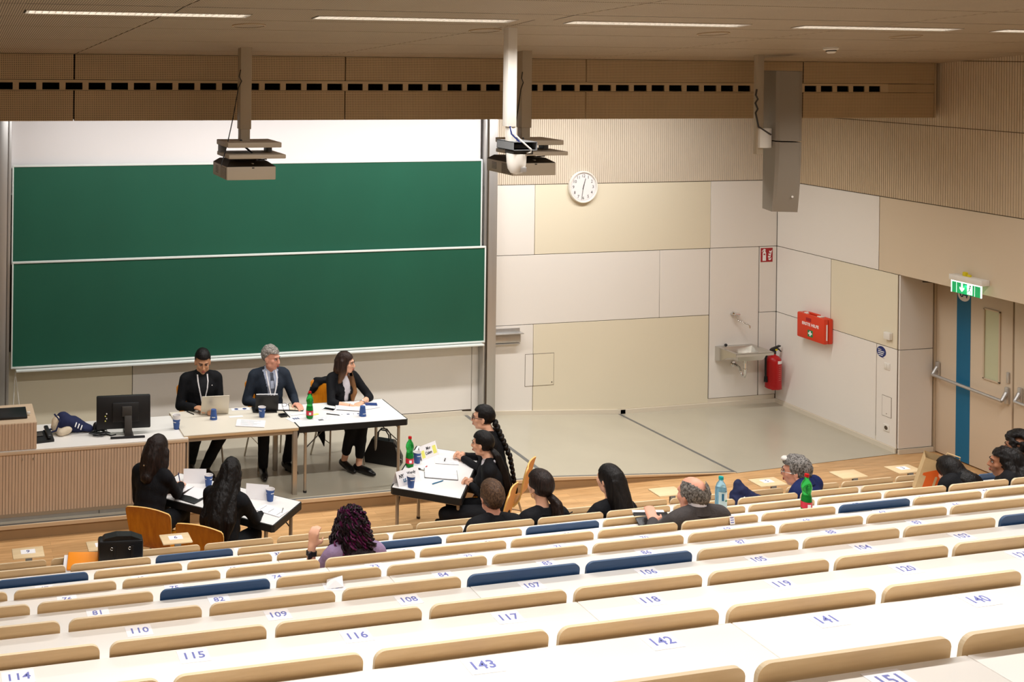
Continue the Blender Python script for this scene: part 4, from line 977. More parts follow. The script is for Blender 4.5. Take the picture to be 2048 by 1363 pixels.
def cup(label, loc, inv=False, nested=False, group='blue paper cups'):
    t = thing('paper_cup', label, 'cup', loc, group=group, rz=random.uniform(0, 6))
    r0, r1, h = 0.027, 0.040, 0.108
    Mx = Matrix.Identity(4) if not inv else Matrix.Translation((0, 0, h)) @ Matrix.Rotation(PI, 4, 'X')
    MB().lathe([(0.0, 0.004), (r0, 0.0), (r0+(r1-r0)*0.5, h*0.5), (r1-0.001, h-0.004)], 24, Mx, caps=False).build('wall', M_cup, t)
    MB().lathe([(r1-0.001, h-0.005), (r1+0.0015, h-0.002), (r1, h), (r1-0.003, h-0.002), (r0-0.002, 0.012), (0.0, 0.012)], 24, Mx, caps=False).build('rim', M_cupw, t)
    if inv: MB().lathe([(0.0, h-0.0005), (r0-0.001, h-0.0005)], 24, caps=False).build('base_disc', M_cup, t)
    z = h*0.66 if not inv else h*0.30
    for a in (0.4, 2.4, 4.5):
        rr = (r0+(r1-r0)*(z/h if not inv else 1-z/h))+0.0006; n = 6; vs = []
        for k in range(n+1): aa = a+1.1*k/n; vs += [(rr*math.cos(aa), rr*math.sin(aa), z), (rr*math.cos(aa), rr*math.sin(aa), z+0.006)]
        MB().add(vs, [(2*k, 2*k+2, 2*k+3, 2*k+1) for k in range(n)]).build('printed_line', M_whiteink, t)
    if nested:
        MB().lathe([(r1-0.002, h-0.002), (r1+0.001, h+0.035), (r1+0.003, h+0.037), (r1-0.001, h+0.035), (r0, h-0.05)], 24, caps=False).build('nested_cup', M_cupw, t)
    return t
cup('blue paper cup with a white cup nested in it, on the counter corner', (2.425, 10.99, LZ), nested=True)

# ---------------------------------------------------------------- the two panel tables and the two counsel tables
TZ = 0.83
t = thing('panel_table', 'beige panel table with wood edge and square legs', 'table', (3.052, 11.10, HS))
tx, ty = 1.205, 0.73
MB().rbox((0, 0, TZ-HS-0.004), (tx, ty, 0.008), 0.001, seg=1).build('tabletop', M_tbeige, t)
MB().rbox((0, 0, TZ-HS-0.020), (tx, ty, 0.024), 0.002, seg=1).build('edge', M_twood, t)
for sx in (-1, 1):
    for sy in (-1, 1): MB().rbox((sx*(tx/2-0.03), sy*(ty/2-0.035), (TZ-HS-0.032)/2), (0.048, 0.048, TZ-HS-0.032), 0.004).build('leg', M_legsteel, t)
for sy in (-1, 1): MB().box((0, sy*(ty/2-0.035), TZ-HS-0.052), (tx-0.10, 0.024, 0.04)).build('apron', M_legsteel, t)
def folding_table(label, x, y, z0, rz, lx, ly, h):
    t = thing('folding_table', label, 'table', (x, y, z0), rz=rz, group='white folding tables with black edges')
    c = 0.02
    poly = [(-lx/2+c, -ly/2), (lx/2-c, -ly/2), (lx/2, -ly/2+c), (lx/2, ly/2-c), (lx/2-c, ly/2), (-lx/2+c, ly/2), (-lx/2, ly/2-c), (-lx/2, -ly/2+c)]
    MB().prism(poly, h-0.062, h-0.002).build('black_edge', M_tblack, t)
    MB().rbox((0, 0, h-0.004), (lx-0.026, ly-0.026, 0.009), 0.001, seg=1).build('tabletop', M_twhite, t)
    for sx in (-1, 1):
        for sy in (-1, 1):
            px_, py_ = sx*(lx/2-0.09), sy*(ly/2-0.045)
            MB().tube([(px_, py_, 0.018), (px_, py_, h-0.06)], 0.0165, 12).build('leg', M_legsteel, t)
            MB().tube([(px_, py_, 0.0), (px_, py_, 0.02)], 0.019, 12).build('foot', M_black, t)
            MB().tube([(px_, py_, h-0.24), (px_-sx*0.19, py_, h-0.065)], 0.006, 6).build('brace', M_charcoal, t)
        MB().tube([(sx*(lx/2-0.09), -ly/2+0.045, h-0.09), (sx*(lx/2-0.09), ly/2-0.045, h-0.09)], 0.0125, 8).build('cross_tube', M_legsteel, t)
    return t
folding_table('white panel table with thick black edge, right of the beige table', 4.265, 11.095, HS, 0, 1.215, 0.70, TZ-HS)
LTZ = 0.70
folding_table('left counsel table with black edge, angled before the stage', 2.535, 9.49, 0, math.radians(136.7), 1.27, 0.585, LTZ)
folding_table('right counsel table with black edge holding name cards and a green bottle', 4.70, 9.685, 0, math.radians(53.9), 1.18, 0.645, LTZ)

# ---------------------------------------------------------------- bent-ply chairs
def chair(label, x, y, z0, rz, sc=1.0):
    t = thing('plywood_chair', label, 'chair', (x, y, z0), rz=rz, group='orange bent plywood chairs')
    prof = [(0.225, 0.430, 0.36), (0.215, 0.446, 0.39), (0.16, 0.452, 0.405), (0.06, 0.444, 0.405), (-0.04, 0.436, 0.395), (-0.12, 0.436, 0.375), (-0.175, 0.452, 0.36), (-0.205, 0.49, 0.355), (-0.222, 0.54, 0.365), (-0.238, 0.62, 0.39), (-0.252, 0.70, 0.41), (-0.272, 0.78, 0.42), (-0.282, 0.81, 0.415), (-0.288, 0.828, 0.385), (-0.290, 0.834, 0.33)]
    n = len(prof); m_ = 10; vs = []
    for side in (0, 1):
        for i, (py_, pz_, wd) in enumerate(prof):
            a = Vector(prof[max(i-1, 0)][:2]); b_ = Vector(prof[min(i+1, n-1)][:2]); d = (b_-a).normalized(); nn = Vector((-d.y, d.x))
            for k in range(m_+1):
                u = k/m_*2-1
                dish = 0.018*(u*u) if i > 7 else 0.010*u*u
                off = dish-(0.012 if side else 0.0)
                # concave towards the sitter: normal of the seat points up, of the back points forward
                q = Vector((py_, pz_))-nn*(-off)
                vs.append((u*wd/2, q.x, q.y))
    N = n*(m_+1); fs = []; mi = []
    for i in range(n-1):
        for k in range(m_):
            a = i*(m_+1)+k
            fs.append((a, a+1, a+m_+2, a+m_+1)); fs.append((N+a, N+a+m_+1, N+a+m_+2, N+a+1))
    b = MB(); b.add(vs, fs, True)
    ed = []
    for i in range(n-1):
        for k in (0, m_):
            a = i*(m_+1)+k; ed.append((a, a+m_+1, N+a+m_+1, N+a) if k else (a, N+a, N+a+m_+1, a+m_+1))
    for k in range(m_):
        ed.append((k, N+k, N+k+1, k+1)); a = (n-1)*(m_+1)+k; ed.append((a, a+1, N+a+1, N+a))
    b.add(vs, ed, False, mi=1)
    b.build('seat_shell', [M_orange, M_orange_e], t)
    for sx in (-1, 1):
        MB().tube([(sx*0.16, 0.14, 0.425), (sx*0.185, 0.17, 0.40), (sx*0.215, 0.215, 0.0)], 0.010, 8).build('leg', M_legch, t)
        MB().tube([(sx*0.15, -0.10, 0.42), (sx*0.18, -0.13, 0.40), (sx*0.215, -0.25, 0.0)], 0.010, 8).build('leg', M_legch, t)
        MB().tube([(sx*0.16, 0.14, 0.425), (sx*0.15, -0.10, 0.42)], 0.009, 8).build('side_tube', M_legch, t)
        MB().tube([(sx*0.195, 0.185, 0.27), (sx*0.197, -0.18, 0.27)], 0.005, 6).build('side_brace', M_legch, t)
    MB().tube([(-0.16, 0.14, 0.425), (0.16, 0.14, 0.425)], 0.009, 8).build('cross_tube', M_legch, t)
    return t
LN = Vector((-0.686, -0.727, 0)); LD = Vector((-0.727, 0.686, 0)); LP = Vector((2.797, 8.863, 0))
RN = Vector((0.808, -0.589, 0)); RD = Vector((0.589, 0.808, 0)); RP = Vector((4.63, 9.04, 0))
pA = LP+LD*1.03+LN*0.30; pB = LP+LD*0.40+LN*0.30
pD = RP+RD*0.22+RN*0.30; pC = RP+RD*0.88+RN*0.30
azL, azR = math.radians(-43.3), math.radians(53.9)
P1 = (2.84, 11.66); P2 = (3.64, 11.66); P3 = (4.40, 11.56)
chair('plywood chair under the man typing on the laptop', P1[0], P1[1], HS, PI)
chair('orange plywood chair under the grey-haired man in the suit', P2[0], P2[1], HS, PI+0.05)
chair('orange plywood chair with a black coat over its back on the stage', P3[0], P3[1], HS, PI+0.12)
chair('orange plywood chair, leftmost at the left counsel table', pA.x+0.10, pA.y-0.03, 0, azL+0.12)
chair('orange plywood chair nearest the seats at the left counsel table', pB.x+LN.x*0.02, pB.y+LN.y*0.02, 0, azL+0.12)
chair('orange plywood chair nearer the stage at the right counsel table', pC.x-0.10, pC.y+0.0, 0, azR-0.1)
chair('orange plywood chair nearer the seats at the right counsel table', pD.x-0.20, pD.y-0.0, 0, azR-0.1)

# ---------------------------------------------------------------- what lies on the tables
def paper(label, x, y, z, rz, w, h, name='paper_sheet', n=1, lines=5, cat='paper', m=None, group=None, cover=None):
    t = thing(name, label, cat, (x, y, z), rz=rz, group=group)
    for k in range(n):
        MB().box((0.004*math.sin(k*2.1), 0.004*math.cos(k*1.7), 0.0012+k*0.0022), (w, h, 0.0016), rz=0.05*math.sin(k*3.3)).build('sheet', m or M_paper, t)
    zt = 0.0021+(n-1)*0.0022
    if lines:
        b = MB()
        for k in range(lines): b.box((-w*0.06*(k % 3), h*0.36-k*h*0.72/max(lines-1, 1), zt+0.0006), (w*(0.72-0.12*(k % 3)), h*0.018, 0.0004))
        stuff(b.build('printed_lines', M_boxgrey, t))
    return t
def pen(label, a, b_, z, m):
    a, b_ = Vector((a[0], a[1], 0)), Vector((b_[0], b_[1], 0)); c = (a+b_)/2; d = b_-a
    t = thing('pen', label, 'pen', (c.x, c.y, z+0.005), rz=math.atan2(d.y, d.x)); L = d.length/2
    MB().tube([(-L, 0, 0), (L*0.8, 0, 0), (L, 0, 0)], [0.005, 0.005, 0.0015], 8).build('barrel', m, t)
    MB().rbox((-L*0.7, 0, 0.005), (L*0.5, 0.003, 0.002), 0.0008, seg=1).build('clip', m, t)
    return t
Z = TZ+0.0008
t = thing('laptop', 'open champagne laptop seen from behind before the man in black', 'laptop', (2.905, 11.30, Z), rz=math.radians(-3))
MB().rbox((0, 0.105, 0.008), (0.30, 0.21, 0.014), 0.004).build('base', M_laptop, t)
MB().box((0, 0.11, 0.0155), (0.26, 0.10, 0.001)).build('keyboard', M_black, t)
MB().rbox((0.0, -0.032, 0.112), (0.30, 0.008, 0.215), 0.005, rot=(math.radians(16), 0, 0)).build('lid', M_laptop, t)
MB().rbox((0.0, -0.0275, 0.112), (0.28, 0.002, 0.195), 0.001, rot=(math.radians(16), 0, 0), seg=1).build('screen', M_screen, t)
MB().tube([(-0.12, 0.0, 0.012), (0.12, 0.0, 0.012)], 0.006, 8).build('hinge', M_charcoal, t)
pen('black pen lying at the left of the beige table', (2.635, 11.44), (2.69, 11.325), Z, M_black)
cup('upturned blue paper cup standing before the laptop', (2.855, 11.14, Z), inv=True)
cup('upright blue paper cup before the black tablet', (3.375, 11.12, Z))
t = thing('tablet', 'black tablet propped in its case before the grey-haired man', 'tablet', (3.46, 11.20, Z), rz=math.radians(-10))
MB().rbox((0, 0.04, 0.10), (0.245, 0.010, 0.185), 0.006, rot=(math.radians(14), 0, 0)).build('case_back', M_black, t)
MB().rbox((0, 0.052, 0.192), (0.23, 0.012, 0.008), 0.002, rot=(math.radians(14), 0, 0)).build('screen_edge', M_paper, t)
MB().rbox((-0.02, 0.12, 0.008), (0.26, 0.17, 0.014), 0.005).build('keyboard_cover', M_black, t)
MB().rbox((0.10, 0.030, 0.165), (0.02, 0.003, 0.008), 0.001, seg=1, rot=(math.radians(14), 0, 0)).build('camera_badge', M_charcoal, t)
t = thing('card_case', 'small dark case lying right of the black tablet', 'case', (3.60, 11.10, Z), rz=0.08)
MB().rbox((0, 0, 0.010), (0.078, 0.085, 0.018), 0.005).build('shell', M_black, t); MB().rbox((0, 0, 0.0195), (0.060, 0.062, 0.002), 0.0008, seg=1).build('lid', M_screen, t)
paper('stack of printed sheets near the front of the beige table', 3.20, 10.94, Z, -0.35, 0.29, 0.20, 'paper_stack', 4, 6, group='printed sheets on the panel tables')
for k, (x, y) in enumerate(((3.26, 10.99), (3.29, 10.96), (3.30, 10.90))): tag(MB().lathe([(0, 0), (0.012, 0), (0.012, 0.0008), (0, 0.0008)], 12).build('sticker_dot', M_ink if k else M_charcoal, None, (x, y, Z+0.0098)), 'small dark printed spot on the paper stack, %s' % ('upper', 'middle', 'lower')[k], 'spot') if False else None
t = paper('printed programme with blue ovals behind the laptop', 3.22, 11.40, Z, -0.06, 0.20, 0.075, 'programme_sheet', 1, 2, group='printed sheets on the panel tables')
for x in (-0.045, 0.045): MB().lathe([(0, 0.0023), (0.022, 0.0023), (0.022, 0.003), (0, 0.003)], 16, Matrix.Translation((x, 0.01, 0))).build('blue_oval', M_navycard, t)
paper('pale sheet lying in front of the laptop lid', 3.11, 11.18, Z, 0.0, 0.15, 0.045, 'paper_sheet', 1, 0, m=M_paper, group='printed sheets on the panel tables')
# open notebook with spectacles
t = thing('open_notebook', 'open notebook with cream pages between the two panel tables', 'notebook', (3.745, 11.335, Z), rz=math.radians(-16))
MB().rbox((0, 0, 0.006), (0.30, 0.20, 0.008), 0.003).build('cover', M_black, t)
for s in (-1, 1): MB().rbox((s*0.073, 0, 0.013), (0.142, 0.19, 0.008), 0.003, rot=(0, s*0.04, 0)).build('page_block', M_paper if s < 0 else M_canvas, t)
t = thing('spectacles', 'black spectacles lying on the open notebook', 'spectacles', (3.73, 11.34, Z+0.022), rz=math.radians(170))
for s in (-1, 1):
    MB().tube([(s*0.034+0.026*math.cos(a), 0, 0.014+0.018*math.sin(a)) for a in [2*PI*k/16 for k in range(17)]], 0.0022, 5).build('lens_rim', M_black, t)
    MB().tube([(s*0.062, 0, 0.018), (s*0.066, 0.12, 0.016), (s*0.060, 0.145, 0.004)], 0.0022, 5).build('temple', M_black, t)
MB().tube([(-0.009, 0, 0.018), (0.009, 0, 0.018)], 0.0022, 5).build('bridge', M_black, t)
paper('folded white sheet at the left corner of the white table', 3.80, 11.13, Z, 0.15, 0.22, 0.05, 'paper_sheet', 2, 0, group='printed sheets on the panel tables')
t = paper('leaflet with blue letters at the left end of the white table', 3.72, 10.98, Z, 0.3, 0.20, 0.14, 'leaflet', 1, 0, group='printed sheets on the panel tables')
for k in range(3): MB().rbox((-0.03+k*0.024, 0.02-k*0.006, 0.003), (0.016, 0.04, 0.0012), 0.0004, seg=1).build('blue_letter', M_navycard, t)
def bottle(label, loc, sc, red=True):
    t = thing('water_bottle', label, 'bottle', loc)
    g = M_petgreen if red else M_petblue
    if red:
        pr = [(0.0, 0.004), (0.026, 0.0), (0.036, 0.012), (0.038, 0.03), (0.037, 0.10), (0.034, 0.125), (0.029, 0.145), (0.033, 0.165), (0.038, 0.185), (0.036, 0.205), (0.028, 0.228), (0.016, 0.245), (0.0135, 0.258), (0.0135, 0.268)]
        lq = [(0.0, 0.006), (0.032, 0.012), (0.035, 0.03), (0.034, 0.10), (0.031, 0.122), (0.0, 0.1225)]
        lab = (0.0385, 0.040, 0.088); capz = 0.264
    else:
        pr = [(0.0, 0.004), (0.030, 0.0), (0.038, 0.010), (0.039, 0.05), (0.039, 0.20), (0.037, 0.225), (0.028, 0.252), (0.016, 0.270), (0.0135, 0.280), (0.0135, 0.288)]
        lq = [(0.0, 0.006), (0.035, 0.010), (0.036, 0.05), (0.036, 0.215), (0.0, 0.2155)]
        lab = (0.0395, 0.085, 0.205); capz = 0.282
    S = Matrix.Scale(sc, 4)
    MB().lathe(pr, 24, S, caps=False).build('bottle_body', g, t)
    MB().lathe(lq, 24, S, caps=False).build('water', M_petliq if red else M_petblue, t)
    MB().lathe([(0.0, capz+0.022), (0.015, capz+0.021), (0.0165, capz+0.016), (0.0165, capz), (0.0, capz)], 18, S).build('cap', M_red if red else M_teal, t)
    r_, z0, z1 = lab
    if red:
        MB().lathe([(r_, z0), (r_, z1)], 24, S, caps=False).build('label_band', M_labelred, t)
        arc_label((r_+0.0004)*sc, math.radians(-120), math.radians(-85), (z0+0.008)*sc, (z0+0.034)*sc, M_paper, 'label_field', t, 5)
        for k in range(2): arc_label((r_+0.0006)*sc, math.radians(-75), math.radians(-45), (z0+0.012+k*0.016)*sc, (z0+0.018+k*0.016)*sc, M_pink, 'label_print', t, 4)
    else:
        arc_label((r_+0.0004)*sc, math.radians(-150), math.radians(-30), z0*sc, z1*sc, mat('pale_bottle_label', (196, 222, 226), 0.4), 'label_field', t, 12)
        arc_label((r_+0.0010)*sc, math.radians(-92), math.radians(-55), (z1-0.05)*sc, (z1-0.012)*sc, M_alu_w, 'label_print', t, 5)
        arc_label((r_+0.0012)*sc, math.radians(-85), math.radians(-55), (z1-0.066)*sc, (z1-0.056)*sc, M_signgreen, 'label_stripe', t, 4)
        arc_label((r_+0.0012)*sc, math.radians(-120), math.radians(-100), (z1-0.06)*sc, (z1-0.01)*sc, M_stripe, 'label_logo', t, 4)
    return t
bottle('green water bottle with red label standing on the panel table', (3.855, 10.975, Z), 1.0)
t = tag(MB().rbox((0, 0, 0.004), (0.075, 0.03, 0.006), 0.002, seg=1).build('highlighter_note', M_hilite, None, (3.955, 11.075, Z), (0, 0, 0.3)), 'bright yellow sticky strip behind the green bottle', 'note')
t = thing('smartphone', 'white smartphone with dark screen on the white panel table', 'phone', (4.155, 11.195, Z), rz=math.radians(-42))
MB().rbox((0, 0, 0.005), (0.145, 0.072, 0.009), 0.004).build('body', M_paper, t); MB().rbox((0, 0, 0.0098), (0.118, 0.064, 0.0014), 0.0005, seg=1).build('screen', M_screen, t)
pen('black pen lying in front of the white smartphone', (4.075, 11.065), (4.20, 10.995), Z, M_black)
t = thing('writing_pad', 'large white writing pad before the seated woman', 'pad', (4.385, 11.215, Z), rz=math.radians(-22))
MB().rbox((0, 0, 0.003), (0.29, 0.21, 0.005), 0.002, seg=1).build('cover', M_charcoal, t); MB().rbox((0, 0.001, 0.0072), (0.285, 0.205, 0.005), 0.002, seg=1).build('page_block', M_paper, t)
t = paper('pile of folded sheets and a blue folder beside the seated woman', 4.615, 11.20, Z+0.0, 0.2, 0.19, 0.14, 'paper_pile', 5, 4, group='printed sheets on the panel tables')
MB().box((0.05, 0.035, 0.014), (0.13, 0.09, 0.002), rz=-0.5).build('blue_folder', M_navycard, t)
cup('upturned blue paper cup on the white panel table', (4.430, 10.925, Z), inv=True)
t = paper('printed sheet with a grey block near the front edge of the white table', 4.03, 10.93, Z, 0.12, 0.30, 0.11, 'printed_sheet', 1, 3, group='printed sheets on the panel tables')
MB().box((-0.08, -0.02, 0.0030), (0.055, 0.035, 0.0006)).build('grey_block', M_boxgrey, t)
t = paper('programme sheet with small dark marks behind the upturned cup', 4.33, 11.0, Z, -0.05, 0.26, 0.075, 'programme_sheet', 1, 0, group='printed sheets on the panel tables')
for k, (x, w) in enumerate(((-0.10, 0.006), (-0.03, 0.03), (0.03, 0.006), (0.085, 0.03))): MB().box((x, 0.01, 0.0028), (w, 0.022, 0.0010)).build('dark_mark', M_navyink if w > 0.01 else M_ink, t)
# left counsel table
ZL = LTZ+0.0012
def tent(label, c, rz, w, h, front=None, back=None, group=None):
    t = thing('name_card', label, 'name card', (c[0], c[1], ZL), rz=rz, group=group)
    d = 0.045
    for s in (-1, 1):
        MB().add([(-w/2, s*d, 0), (w/2, s*d, 0), (w/2, 0, h), (-w/2, 0, h), (-w/2, s*d-s*0.001, 0), (w/2, s*d-s*0.001, 0), (w/2, -s*0.001, h), (-w/2, -s*0.001, h)],
                 [(0, 1, 2, 3), (7, 6, 5, 4), (0, 4, 5, 1), (1, 5, 6, 2), (3, 7, 4, 0)] if s < 0 else [(3, 2, 1, 0), (4, 5, 6, 7)]).build('card_face', M_paper, t)
    return t
tent('blank name card, left one on the left counsel table', (2.365, 9.90), math.radians(-14), 0.21, 0.118, group='blank folded name cards')
tent('blank name card, right one on the left counsel table', (2.832, 9.435), math.radians(-24), 0.205, 0.118, group='blank folded name cards')
cup('blue paper cup beside the left blank name card', (2.462, 9.765, ZL)); cup('blue paper cup beside the right blank name card', (2.920, 9.340, ZL))
t = thing('document_folder', 'open black document folder between the two women at the left table', 'folder', (2.285, 9.585, ZL), rz=math.radians(40))
MB().rbox((0, 0, 0.005), (0.30, 0.23, 0.008), 0.003).build('cover', M_leather, t)
for k in range(2): MB().box((0.05, -0.03+0.05*k, 0.0105+0.001*k), (0.20, 0.14, 0.0014), rz=0.25*k-0.1).build('sheet', M_paper, t)
paper('sheets under the writing hand at the left table', 2.235, 9.73, ZL, math.radians(50), 0.15, 0.20, 'paper_sheet', 2, 4, group='sheets on the left counsel table')
paper('curled sheets at the right end of the left table', 2.87, 9.13, ZL, math.radians(40), 0.15, 0.24, 'paper_sheet', 3, 3, group='sheets on the left counsel table')
pen('grey pen lying at the right end of the left table', (2.94, 9.06), (2.985, 9.16), ZL, M_alu)
# right counsel table
t = tent('folded name card lettered Mor and Celem with yellow bars', (4.755, 10.04), math.radians(29), 0.275, 0.125)
A_ = math.atan2(0.045, 0.125)
def on_card(t, s, size, x, u, m, bold=0.0008):
    z = u; y = -0.045*(1-u/0.125)
    return text(s, size, m, t, (x, y-0.0012, z), (PI/2-A_, 0, 0), bold=bold)
on_card(t, 'Mor', 0.040, -0.0, 0.088, M_ink); on_card(t, 'Celem', 0.040, -0.01, 0.048, M_ink)
def field(t, x, u, w, h, m, nm):
    M = Matrix.Translation((x, -0.045*(1-u/0.125)-0.0006, u)) @ Matrix.Rotation(-A_, 4, 'X'); MB().box((0, 0, 0), (w, 0.0008, h), M=M).build(nm, m, t)
field(t, 0.090, 0.058, 0.055, 0.075, M_hilite, 'yellow_bar'); field(t, -0.098, 0.050, 0.05, 0.07, M_hilite, 'yellow_bar')
t = tent('folded name card lettered NY LS and Wendy behind a blue cup', (4.285, 9.475), math.radians(21), 0.285, 0.125)
on_card(t, 'NY', 0.042, -0.085, 0.078, M_ink, 0.0018); on_card(t, 'LS', 0.040, -0.052, 0.040, MATS['petrol_blue_stripe'], 0.0015); on_card(t, 'Wendy', 0.036, 0.045, 0.088, M_ink)
bottle('green water bottle with red label on the right counsel table', (4.472, 9.82, ZL), 1.03)
cup('blue paper cup right behind the green bottle at the right table', (4.588, 9.905, ZL)); cup('blue paper cup before the Wendy name card', (4.278, 9.362, ZL))
t = thing('wrist_watch', 'small wrist watch lying beside the green bottle', 'watch', (4.535, 9.745, ZL), rz=0.6)
MB().lathe([(0, 0), (0.017, 0), (0.017, 0.008), (0, 0.009)], 16, Matrix.Translation((0, 0, 0.0))).build('case', M_black, t)
for s in (-1, 1): MB().rbox((0, s*0.045, 0.004), (0.02, 0.06, 0.004), 0.0015, seg=1).build('strap', M_steel, t)
t = thing('open_notebook', 'open white notebook on the right counsel table', 'notebook', (4.685, 9.585, ZL), rz=math.radians(-24))
MB().rbox((0, 0, 0.003), (0.31, 0.25, 0.004), 0.0015, seg=1).build('cover', M_boxgrey, t)
for s in (-1, 1): MB().rbox((0, s*0.062, 0.008), (0.30, 0.118, 0.008), 0.003, rot=(s*0.03, 0, 0)).build('page_block', M_paper, t)
paper('printed pad under the clasped hands at the right table', 4.89, 9.885, ZL, math.radians(-22), 0.22, 0.17, 'writing_pad', 3, 4)
pen('black pen on the printed pad at the right table', (4.855, 9.86), (4.90, 9.93), ZL+0.008, M_black)
pen('blue pen lying before the open white notebook', (4.50, 9.378), (4.64, 9.435), ZL, MATS['petrol_blue_stripe'])
pen('short red pen left of the open white notebook', (4.61, 9.765), (4.645, 9.80), ZL, M_red)

# ---------------------------------------------------------------- bags
t = thing('handbag', 'black leather handbag standing on the stage under the white table', 'bag', (4.875, 11.40, HS), rz=math.radians(-38))
b = MB(); hw0, hw1, d0, d1_ = 0.20, 0.125, 0.085, 0.05
b.add([(-hw0, -d0, 0), (hw0, -d0, 0), (hw0, d0, 0), (-hw0, d0, 0), (-hw0, -d0, 0.08), (hw0, -d0, 0.08), (hw0, d0, 0.08), (-hw0, d0, 0.08), (-hw1, -d1_, 0.255), (hw1, -d1_, 0.255), (hw1, d1_, 0.255), (-hw1, d1_, 0.255), (-hw1*0.9, 0, 0.275), (hw1*0.9, 0, 0.275)],
      [(3, 2, 1, 0), (0, 1, 5, 4), (1, 2, 6, 5), (2, 3, 7, 6), (3, 0, 4, 7), (4, 5, 9, 8), (5, 6, 10, 9), (6, 7, 11, 10), (7, 4, 8, 11), (8, 9, 13, 12), (10, 11, 12, 13), (9, 10, 13), (11, 8, 12)], True)
b.build('bag_body', M_leather, t)
for s in (-1, 1): MB().tube([(-0.075, s*0.035, 0.24), (-0.065, s*0.03, 0.32), (-0.03, s*0.025, 0.365), (0.03, s*0.025, 0.365), (0.065, s*0.03, 0.32), (0.075, s*0.035, 0.24)], 0.008, 8).build('handle', M_leather, t)
MB().tube([(0.13, -0.03, 0.24), (0.20, -0.06, 0.15), (0.215, -0.06, 0.05)], 0.007, 6).build('shoulder_strap', M_leather, t)
for k in range(5): MB().lathe([(0.010, -0.002), (0.013, 0), (0.010, 0.002)], 10, Matrix.Translation((0.165+0.012*k, -0.06, 0.20-0.028*k)) @ Matrix.Rotation(0.8, 4, 'Y'), caps=False).build('chain_link', M_steel, t)
t = thing('shopper_bag', 'black leather shopper standing on the first desk at the left', 'bag', (1.40, 8.27, Z9), rz=math.radians(-6))
b = MB(); b.rbox((0, 0, 0.115), (0.34, 0.12, 0.23), 0.02)
b.build('bag_body', M_leather, t)
MB().prism([(-0.165, 0.20), (-0.12, 0.245), (-0.03, 0.262), (0.08, 0.258), (0.165, 0.225), (0.17, 0.20)], -0.045, 0.045, axis=1).build('top_flap', M_leather, t)
for x in (-0.06, 0.075):
    MB().rbox((x+0.012, -0.064, 0.12), (0.022, 0.008, 0.15), 0.003).build('handle_strap', M_leather, t)
    MB().lathe([(0.009, -0.002), (0.012, 0), (0.009, 0.002)], 12, Matrix.Translation((x-0.008, -0.064, 0.175)) @ RX, caps=False).build('ring', M_steel, t)
t = thing('orange_folder', 'orange folder with white pages on the first desk beside the shopper', 'folder', (1.105, 8.325, Z9), rz=math.radians(-12))
MB().rbox((0.02, 0.0, 0.055), (0.24, 0.16, 0.02), 0.008, rot=(math.radians(24), 0, 0)).build('cover', M_folderorange, t)
MB().rbox((-0.005, 0.0, 0.036), (0.25, 0.15, 0.016), 0.004, rot=(math.radians(24), 0, 0)).build('page_block', M_paper, t)
MB().rbox((-0.01, 0.01, 0.020), (0.25, 0.15, 0.012), 0.004, rot=(math.radians(20), 0, 0)).build('back_cover', M_black, t)
# brown paper carrier with a printed orange house and fork
t = thing('paper_carrier_bag', 'brown paper bag with an orange house and fork print, leaning', 'bag', (8.10, 7.47, zr(8)), rz=math.radians(-12), rot=(math.radians(6), math.radians(14), math.radians(-40)))
w, h_, d_ = 0.27, 0.32, 0.12
b = MB()
b.add([(-w/2, -d_/2, 0), (w/2, -d_/2, 0), (w/2, d_/2, 0), (-w/2, d_/2, 0), (-w/2, -d_/2, h_), (w/2, -d_/2, h_), (w/2, d_/2, h_+0.01), (-w/2, d_/2, h_+0.01)], [(3, 2, 1, 0), (0, 1, 5, 4), (1, 2, 6, 5), (2, 3, 7, 6), (3, 0, 4, 7)])
b.build('bag_body', M_kraft, t)
for yy in (-d_/2+0.004, d_/2-0.004): MB().tube([(0.01, yy, h_-0.01), (0.02, yy, h_+0.055), (0.11, yy, h_+0.055), (0.12, yy, h_-0.01)], 0.006, 6).build('handle', M_kraft, t)
hy = -d_/2-0.0015
MB().prism([(-0.09, 0.02), (0.11, 0.02), (0.11, 0.165), (0.135, 0.165), (0.135, 0.185), (0.01, 0.285), (-0.115, 0.185), (-0.115, 0.165), (-0.09, 0.165)], hy, hy+0.001, axis=1).build('house_print', M_bagorange, t)
fk = MB(); fy = hy-0.0008
for x in (-0.022, 0.012, 0.046): fk.prism([(x-0.008, 0.105), (x+0.008, 0.105), (x+0.008, 0.185), (x, 0.193), (x-0.008, 0.185)], fy, fy+0.0006, axis=1)
fk.prism([(-0.030, 0.105), (0.054, 0.105), (0.046, 0.075), (0.030, 0.060), (0.030, 0.0), (-0.006, 0.0), (-0.006, 0.060), (-0.022, 0.075)], fy, fy+0.0006, axis=1)
stuff(fk.build('fork_print', M_kraft, t))
